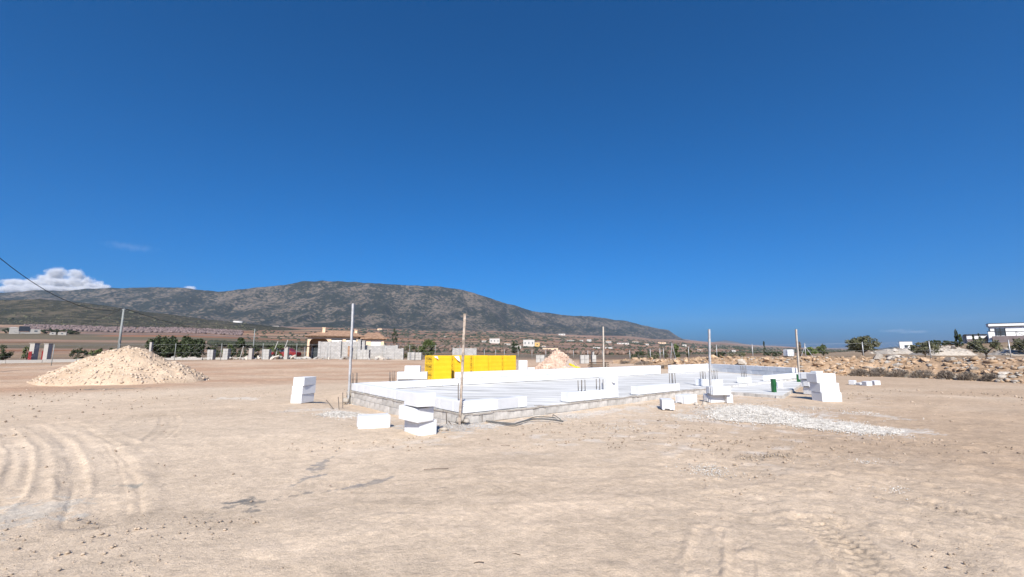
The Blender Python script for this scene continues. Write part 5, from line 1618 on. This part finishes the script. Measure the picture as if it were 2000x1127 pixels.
# red car parked behind the rubble
b = base(557, 62.5)
t = thing('parked_car', 'dark red car parked behind the fence left of the villa', 'car', b)
prof = [(-1.9, 0.35), (-1.95, 0.75), (-1.75, 0.92), (-1.1, 1.0), (-0.6, 1.42), (0.7, 1.45), (1.3, 1.02), (1.85, 0.92), (1.95, 0.6), (1.9, 0.32)]
n = len(prof); vs_ = []
for y, k in ((-0.82, 0.97), (-0.7, 1.0), (0.7, 1.0), (0.82, 0.97)):
    vs_ += [(x, y if z < 1.1 else y * 0.85, z * k) for x, z in prof]
fs_ = [tuple(range(n - 1, -1, -1)), tuple(range(3 * n, 4 * n))]
for r_ in range(3):
    fs_ += [(r_ * n + i, r_ * n + (i + 1) % n, (r_ + 1) * n + (i + 1) % n, (r_ + 1) * n + i) for i in range(n)]
link('body', MB().add(vs_, fs_).mesh(), M['red'], t)
link('side_window', MB().add([(-0.95, -0.835, 1.02), (1.1, -0.835, 1.02), (0.62, -0.73, 1.36), (-0.55, -0.73, 1.34)], [(0, 1, 2, 3)]).mesh(), M['glass'], t)
for x in (-1.2, 1.2):
    for y in (-0.74, 0.74):
        o = link('wheel', MB().tube([(x, y - 0.1, 0.32), (x, y + 0.1, 0.32)], 0.32, 14).mesh(), M['rubber'], t)
        link('rim', MB().tube([(x, y - 0.11, 0.32), (x, y + 0.11, 0.32)], 0.19, 12).mesh(), M['steel'], o)
# rubble blocks along the kerb
def ORD(i):
    one = 'first second third fourth fifth sixth seventh eighth ninth tenth eleventh twelfth thirteenth fourteenth fifteenth sixteenth seventeenth eighteenth nineteenth'.split()
    if i < 19: return one[i]
    t_, u_ = divmod(i + 1, 10)
    return {2: 'twentieth', 3: 'thirtieth'}[t_] if u_ == 0 else {2: 'twenty-', 3: 'thirty-'}[t_] + one[u_ - 1]
rr = random.Random(33)
spots = [(340, 692), (352, 694), (366, 693), (377, 692), (386, 693), (396, 692), (404, 693), (414, 693), (452, 693), (461, 693), (470, 692), (476, 690), (482, 693), (500, 693), (507, 692), (517, 693), (524, 692), (535, 693), (543, 691), (551, 692), (570, 692), (578, 690), (586, 692), (597, 691), (606, 692), (618, 691), (630, 692), (642, 693), (668, 693), (676, 692), (690, 692), (722, 693), (735, 692), (744, 691), (760, 693)]
for i, (px, py) in enumerate(spots):
    b = base(px + rr.uniform(-2, 2), 58.5 + rr.uniform(-0.8, 0.6))
    s = rr.uniform(0.22, 0.5)
    o = link('rubble_block', ROCKS[i % 14], M['offwhite'] if rr.random() < 0.75 else M['stone_grey'], None, b + Vector((0, 0, s * 0.4)), (rr.uniform(-.5, .5), rr.uniform(-.5, .5), rr.uniform(0, 6)), (s * 1.4, s * 0.9, s))
    tag(o, ORD(i) + ' pale rubble lump from the left in the line along the kerb', 'rubble', 'rubble lumps along the kerb')
# leaning boards and props by the rubble
for i, (a, b_, c_, d_, lab) in enumerate(((469, 690, 475.5, 676, 'thin grey board leaning by the bushy pine'), (536.5, 682, 543, 666.5, 'pale board leaning over the big shrub'), (538, 688, 542, 680, 'short pale board leaning below the big shrub'),
                                        (557, 678, 562, 664, 'thin pole leaning behind the tall white pillar'), (632, 690, 636, 677, 'white plank leaning on the tall block wall'), (501, 679, 503, 688, 'narrow plank leaning between the gate pillars'))):
    A = at(a, b_, 57.6); B = at(c_, d_, 58.3)
    A.z = min(A.z, B.z)
    lo = A.copy(); lo.z = Hs(A.x, A.y)
    A2 = Vector((A.x, A.y, lo.z if i in (0, 2, 4) else A.z))
    tag(link('leaning_board', MB().tube([A2, B], 0.05, 4).mesh(), M['offwhite']), lab, 'board', 'boards leaning along the kerb')

# packs of grey blocks standing about
GB = bevel_box((0.39, 0.39, 0.36), 0.01, 'grey_block')
def block_pack(px0, px1, D, pytop, label, top=False):
    A = base(px0, D); w = (px1 - px0) / F * D; h = zat(pytop, D) - A.z
    t = thing('block_pack', label, 'pack', A, 'packs of grey blocks')
    nx, nz = max(1, round(w / 0.4)), max(1, round(h / 0.38))
    for i in range(nx):
        for k in range(nz):
            link('grey_block', GB, M['blockwall'], t, (w / nx * (i + 0.5), random.uniform(-0.02, 0.02), h / nz * (k + 0.5)), (0, 0, random.uniform(-0.03, 0.03)), (w / nx / 0.4, 1.6, h / nz / 0.365))
    return t
block_pack(797, 811, 59, 688, 'left pack of grey blocks left of the yellow packs')
block_pack(812, 824, 59.4, 688.5, 'right pack of grey blocks left of the yellow packs')
block_pack(1046.5, 1063, 48, 693.5, 'pack of grey blocks left of the gravel heap')
block_pack(1132.5, 1149, 46, 693.5, 'wide pack of grey blocks right of the gravel heap')
block_pack(1155, 1163, 46, 693.5, 'narrow pack of grey blocks behind the pale pole')
block_pack(1156, 1159.5, 47, 687, 'slim upright block column behind the pale pole')
block_pack(514, 528, 58, 682, 'white grey block stack between the gate pillars')
block_pack(408, 419, 58, 683, 'whitish crate shaped stack left of the bushy pine')
block_pack(438, 448, 58, 681, 'ragged whitish stack before the bushy pine')
block_pack(700, 706, 60, 690, 'low block pack before the villa entrance')
block_pack(705, 722, 60, 683, 'heaped building material before the villa entrance')
# planks and yellow sheet behind the far wall
b = base(1150, 33)
t = thing('plank_stack', 'stack of dark old planks behind the far wall', 'planks', b)
w = 36 / F * 33
for k in range(6):
    for j in range(4):
        link('plank', MB().box((0, 0, 0), (w * random.uniform(0.93, 1.03), 0.2, 0.05)).mesh(), M['wood_dark'], t, (w / 2 + random.uniform(-0.05, 0.05), -0.4 + j * 0.23, 0.06 + k * (zat(706, 33) - b.z - 0.06) / 5.6), (0, 0, random.uniform(-0.03, 0.03)))
    for x in (0.2, w - 0.2):
        link('batten', MB().box((x, -0.05, 0.02 + k * (zat(706, 33) - b.z - 0.06) / 5.6), (0.08, 0.9, 0.045)).mesh(), M['wood_pale'], t)
b = base(1112, 28.6)
t = thing('wrapping_sheet', 'crumpled yellow wrapping sheet on a crate behind the far wall', 'sheet', b)
w = 24 / F * 28.6; hh = zat(708.5, 28.6) - b.z
U, W = np.linspace(0, 1, 22), np.linspace(0, 1, 10)
V = np.array([[(u * w + 0.04 * mnoise.noise(Vector((u * 9, v * 5, 1))), v * 0.5, hh * (1 - 0.45 * u) * (1 - 0.15 * v) + 0.07 * mnoise.noise(Vector((u * 7, v * 6, 5))) - (0.12 if v < 0.2 else 0)) for v in W] for u in U])
idx = np.arange(220).reshape(22, 10)
Q = np.stack([idx[:-1, :-1], idx[1:, :-1], idx[1:, 1:], idx[:-1, 1:]], -1).reshape(-1, 4)
o = link('sheet', np_mesh('sheet', V.reshape(-1, 3), Q, True), M['yellow'], t)
sm = o.modifiers.new('solid', 'SOLIDIFY'); sm.thickness = 0.01
link('crate', MB().box((w / 2, 0.25, hh * 0.25), (w * 0.9, 0.42, hh * 0.5)).mesh(), M['wood_pale'], t)
# caged water tank
b = base(1540, 40)
t = thing('water_tank', 'white caged water tank beyond the stone bank', 'tank', b, None, 0.15)
w = 15 / F * 40; zt = zat(682.5, 40) - b.z; zb = zt - 0.62
link('tank', bevel_box((w * 0.94, w * 0.8, 0.6), 0.05), M['plastic'], t, (0, 0, zb + 0.31))
for k in range(5):
    link('cage_bar', MB().tube([(-w / 2 + w * k / 4, -w * 0.43, zb), (-w / 2 + w * k / 4, -w * 0.43, zt)], 0.012, 5).mesh(), M['steel'], t)
for k in range(4):
    link('cage_bar', MB().tube([(-w / 2, -w * 0.43, zb + 0.62 * k / 3), (w / 2, -w * 0.43, zb + 0.62 * k / 3)], 0.012, 5).mesh(), M['steel'], t)
link('stand', MB().box((0, 0, zb / 2), (w, w * 0.8, max(zb, 0.1))).mesh(), M['wood_dark'], t)

# ------------------------------------------------------------------ houses far and near
def far_house(px0, px1, pytop, pybase, label, m='white', roof='flat', D=None, nwin=2, depth=0.7, group='houses on the plain'):
    mid = (px0 + px1) / 2
    b = GH(mid, pybase) if D is None else base(mid, D)
    D = b.y
    w = (px1 - px0) / F * D * CP; h = max(zat(pytop, D) - b.z, 1.0)
    az = math.atan2(b.x, b.y) * 0.85; w *= math.cos(az)
    t = thing('house', label, 'house', b, group, -az)
    d = w * depth
    wh = h if roof == 'flat' else h * 0.68
    wl = link('wall', MB().box((0, d / 2, wh / 2 - 0.5), (w, d, wh + 1.0)).mesh(), M[m], t)
    if roof == 'flat':
        link('roof', MB().box((0, d / 2, wh + 0.08 * h / 3), (w * 1.03, d * 1.03, 0.05 * h)).mesh(), M['offwhite'], t)
    elif roof == 'dome':
        link('roof', MB().tube([(-w / 2, d / 2, wh * 0.75), (w / 2, d / 2, wh * 0.75)], d * 0.5, 16).mesh(smooth=True), M[m], t)
    else:
        link('roof', hip_roof(-w / 2, w / 2, 0, d, wh, h - wh, 0.03 * w).mesh(), M[roof], t)
    for k in range(nwin):
        x = w * (-0.5 + (k + 0.5) / nwin)
        o = link('window', MB().box((x, -0.03, wh * 0.52), (w * 0.5 / nwin * 0.5, 0.1, wh * 0.28)).mesh(), M['glass'], t)
        link('sill', MB().box((x, -0.06, wh * 0.33), (w * 0.5 / nwin * 0.85, 0.14, wh * 0.04)).mesh(), M['offwhite'], o)
    return t
FH = [
    (956, 976, 661.5, 670.5, 'wide white flat roofed house on the plain above the yellow packs', 'white', 'flat', 3),
    (941, 950, 663, 668.5, 'small white cabin left of the wide white house', 'offwhite', 'tile', 1),
    (985, 997, 668.5, 674, 'low pale cottage right of the wide white house', 'offwhite', 'tile', 2),
    (1022, 1044, 664, 676.5, 'large white house beside the dark trees on the plain', 'white', 'flat', 3),
    (1044.5, 1054, 669, 677, 'small ochre yellow house next to the large white one', 'ochre', 'flat', 1),
    (999, 1018, 675, 682, 'low greyish shed below the dark trees', 'offwhite', 'flat', 2),
    (1058, 1066, 674, 678, 'pale cabin right of the ochre house', 'offwhite', 'tile', 1),
    (1060, 1090, 680, 686, 'long pinkish outbuilding above the gravel heap', 'cream', 'flat', 3),
    (1091, 1104, 652, 655, 'remote white farm on the upper plain', 'white', 'flat', 2),
    (1107, 1122, 664.5, 667, 'long low white building mid plain', 'offwhite', 'flat', 3),
    (1132, 1139, 664.5, 667, 'tiny white hut mid plain left of the pale pole', 'white', 'flat', 1),
    (1146.5, 1155, 663, 667.5, 'white cube house mid plain just left of the pale pole', 'white', 'flat', 2),
    (1158, 1172, 678, 680.5, 'white low terrace left of the pale pole', 'white', 'flat', 3),
    (1182, 1196, 678, 681, 'white low terrace right of the pale pole', 'white', 'flat', 3),
    (1183, 1194, 664, 670, 'beige house right of the pale pole', 'offwhite', 'tile', 2),
    (1205, 1228.5, 669.5, 672.5, 'long white greenhouse like shed on the plain', 'white', 'flat', 4),
    (1234, 1247, 665.5, 670, 'pale farmhouse on the plain right of the long white shed', 'offwhite', 'tile', 2),
    (1257, 1267, 670, 674, 'white farmhouse between long shed and fence poles', 'white', 'tile', 2),
    (1285, 1292, 667.5, 671, 'left one of two small pinkish houses far out', 'cream', 'tile', 1),
    (1293, 1301, 667.5, 671.5, 'right one of two small pinkish houses far out', 'cream', 'tile', 1),
    (1333, 1341, 673, 677, 'white house above the dense dark pine', 'white', 'flat', 1),
    (1362, 1372, 681, 685.5, 'white cabin left of the grey line pole', 'white', 'tile', 2),
    (1430, 1437, 684, 689, 'white hut behind the stone bank right of the grey pole', 'white', 'flat', 1),
    (455, 472, 628.5, 635, 'white domed barn on the hill foot left of the villa', 'white', 'dome', 1),
    (476, 486, 631.5, 635, 'small pale barn beside the domed barn', 'offwhite', 'tile', 1),
    (531, 544, 637, 643, 'white farmhouse left end above the trellis band', 'offwhite', 'flat', 2),
    (547, 563, 639.5, 644, 'long pale farm shed above the trellis band', 'offwhite', 'tile', 2),
    (737, 746, 640.5, 645, 'pinkish remote cottage above the villa roof', 'cream', 'tile', 1),
    (868, 880, 655, 658.5, 'greyish farm building left of the timber pole', 'offwhite', 'tile', 2),
]
for a, b_, c_, d_, lab, m_k, rf_, nw in FH:
    far_house(a, b_, c_, d_, lab, 'farwhite' if m_k == 'white' else m_k, rf_, None, nw)
# farm with dark panels at the far left
b = GH(42, 652)
D_ = b.y
t = thing('farmhouse', 'white farmhouse with big dark roof panels at the far left', 'house', b, None, -math.atan2(b.x, b.y))
t.scale = (0.72, 0.72, 1)
X = lambda px: base(px, D_).x - b.x
Z = lambda py: zat(py, D_) - b.z
link('wall', MB().box(((X(14) + X(31)) / 2, 6, Z(641) / 2 - 1), (X(31) - X(12), 10, Z(641) + 2)).box(((X(50) + X(71)) / 2, 5, Z(642.5) / 2 - 1), (X(71) - X(50), 8, Z(642.5) + 2)).box(((X(30) + X(51)) / 2, 6, Z(648) / 2 - 1), (X(51) - X(30), 9, Z(648) + 2)).mesh(), M['offwhite'], t)
link('dark_panel', MB().box(((X(30) + X(50)) / 2, 0.5, (Z(637) + Z(647)) / 2), (X(50) - X(30), 1.0, Z(637) - Z(647))).mesh(), M['panel'], t)
link('roof', hip_roof(X(11), X(31), 1, 11, Z(641), 1.2, 0.3).mesh(), M['offwhite'], t)
link('window', MB().box((X(62), 0.9, Z(646)), (4, 0.2, 1.6)).mesh(), M['glass'], t)
far_house(97, 108, 649, 654, 'left one of two small white sheds at the far left', 'offwhite', 'flat', None, 1)
far_house(113.5, 128.5, 649, 654.5, 'right one of two small white sheds at the far left', 'offwhite', 'flat', None, 1)
for i, (a, w, tp) in enumerate(((85, 24, 641), (104, 20, 643), (122, 22, 643), (140, 26, 646), (6, 16, 641))):
    tree('farm_tree', ('dark tree right of the dark panels', 'dark tree behind the left small shed', 'dark tree behind the right small shed', 'low dark grove right of the small sheds', 'dark tree left of the farmhouse with panels')[i], 'tree', a, D_ * 1.03, w, tp, LD, 'trees round the far left farm', 700, 0.7, 300 + i, 0.05, clumps=18)
# small white shed on the right ridge
far_house(1760, 1783, 668, 681, 'small white shed with flat roof on the right ridge', 'white', 'flat', 100, 1, 0.6, None)

# modern white house on the right
b = base(1960, 140); D_ = 140.0
az = math.atan2(b.x, b.y)
t = thing('modern_house', 'modern white flat roofed house with terrace on the right hill', 'house', b, None, -az * 0.86)
t.scale = (math.cos(az) * 1.02, 1, 1)
X = lambda px: base(px, D_).x - b.x
Z = lambda py: zat(py, D_) - b.z
x0, x1 = X(1941), X(2075)
link('wall', MB().box(((x0 + x1) / 2, 2, (Z(637.5) + Z(662)) / 2), (x1 - x0, 4, Z(637.5) - Z(662))).mesh(), M['white'], t)
r_ = link('roof', MB().box(((x0 + x1) / 2, 1.95, (Z(632.2) + Z(637.5)) / 2 + 0.02), (x1 - x0 + 0.9, 5, Z(632.2) - Z(637.5))).mesh(), M['white'], t)
link('roof_edge', MB().box(((x0 + x1) / 2, 1.95, Z(631.7)), (x1 - x0 + 1.1, 5.2, 0.12)).mesh(), M['darkmetal'], r_)
link('fascia', MB().box(((x0 + x1) / 2, -0.53, Z(637.6)), (x1 - x0 + 0.8, 0.12, 0.22)).mesh(), M['darkmetal'], r_)
o = link('window', MB().box(((X(1951) + X(1970)) / 2, -0.03, (Z(641.5) + Z(655)) / 2), (X(1970) - X(1951), 0.14, Z(641.5) - Z(655))).mesh(), M['glass'], t)
for px in (1951, 1960.5, 1970):
    link('frame', MB().box((X(px), -0.1, (Z(641.5) + Z(655)) / 2), (0.22, 0.16, Z(641.5) - Z(655) + 0.2)).mesh(), M['darkmetal'], o)
o = link('window', MB().box((X(1941) - 0.04, 2, (Z(640) + Z(652)) / 2), (0.1, 2.5, Z(640) - Z(652))).mesh(), M['glass'], t)
link('rail', MB().box(((X(1944) + x1) / 2, -3.0, Z(648.6)), (x1 - X(1944), 0.14, 0.2)).mesh(), M['darkmetal'], t)
for px in (1953, 1986, 2020, 2050):
    link('rail_post', MB().box((X(px), -3.0, (Z(648.6) + Z(657)) / 2), (0.16, 0.12, Z(648.6) - Z(657))).mesh(), M['darkmetal'], t)
    link('rail_brace', MB().tube([(X(px), -3.0, Z(649)), (X(px + 14), -3.0, Z(656.5))], 0.06, 5).mesh(), M['darkmetal'], t)
link('pier', MB().box(((X(1932.5) + X(1944)) / 2, -3.2, (Z(648) + Z(664.5)) / 2), (X(1944) - X(1932.5), 1.2, Z(648) - Z(664.5))).mesh(), M['white'], t)
link('pier_cap', MB().box(((X(1932.5) + X(1944)) / 2, -3.2, Z(647.6)), (X(1944) - X(1932.5) + 0.3, 1.4, 0.14)).mesh(), M['darkmetal'], t)
link('retaining_wall', MB().box(((X(1938) + x1) / 2, -4.6, (Z(657.2) + Z(680)) / 2), (x1 - X(1938), 0.8, Z(657.2) - Z(680))).mesh(), M['purplewall'], t)
link('terrace', MB().box(((X(1944) + x1) / 2, -2.3, Z(657.4)), (x1 - X(1944), 4.4, 0.15)).mesh(), M['purplewall'], t)
w0, w1 = X(1890.5), X(1932)
link('wing', MB().box(((w0 + w1) / 2, 1, (Z(653) + Z(676)) / 2), (w1 - w0, 3, Z(653) - Z(676))).mesh(), M['white'], t)
link('wing_roof', MB().box(((w0 + w1) / 2 - 0.3, 0.9, Z(652.5)), (w1 - w0 + 1.0, 3.6, 0.2)).mesh(), M['darkmetal'], t)
link('wing_side', MB().box(((X(1883) + w0) / 2, 1.5, (Z(653.5) + Z(676)) / 2), (w0 - X(1883) - 0.05, 1.8, Z(653.5) - Z(676))).mesh(), M['breeze'], t)
link('wing_base', MB().box(((w0 + w1) / 2, -1.3, (Z(661.5) + Z(676)) / 2), (w1 - w0, 0.6, Z(661.5) - Z(676))).mesh(), M['purplewall'], t)
sv = [(X(1920), -2.0, Z(664)), (X(1932.4), -2.0, Z(654)), (X(1932.4), -2.0, Z(666)), (X(1920), -2.0, Z(666))]
link('stair_wall', MB().add(sv + [(a, c + 0.5, d) for a, c, d in sv], [(0, 1, 2, 3), (7, 6, 5, 4), (0, 4, 5, 1), (1, 5, 6, 2), (2, 6, 7, 3), (3, 7, 4, 0)]).mesh(), M['purplewall'], t)

# ------------------------------------------------------------------ air
hz = bpy.data.materials.new('haze'); hz.use_nodes = True
hz.cycles.volume_sampling = 'DISTANCE'
hz.node_tree.nodes.remove(hz.node_tree.nodes['Principled BSDF'])
vol = hz.node_tree.nodes.new('ShaderNodeVolumePrincipled')
vol.inputs['Color'].default_value = (0.55, 0.74, 1.0, 1)
vol.inputs['Density'].default_value = 2.8e-5
hz.node_tree.links.new(vol.outputs[0], hz.node_tree.nodes['Material Output'].inputs['Volume'])
haze = link('haze', MB().box((0, 0, 0), (26000, 26000, 960)).mesh(), hz, None, (0, 0, 960 / 2 - 1.5))
tag(haze, 'thin blue air haze over the plain and the mountain', 'haze', kind='stuff')
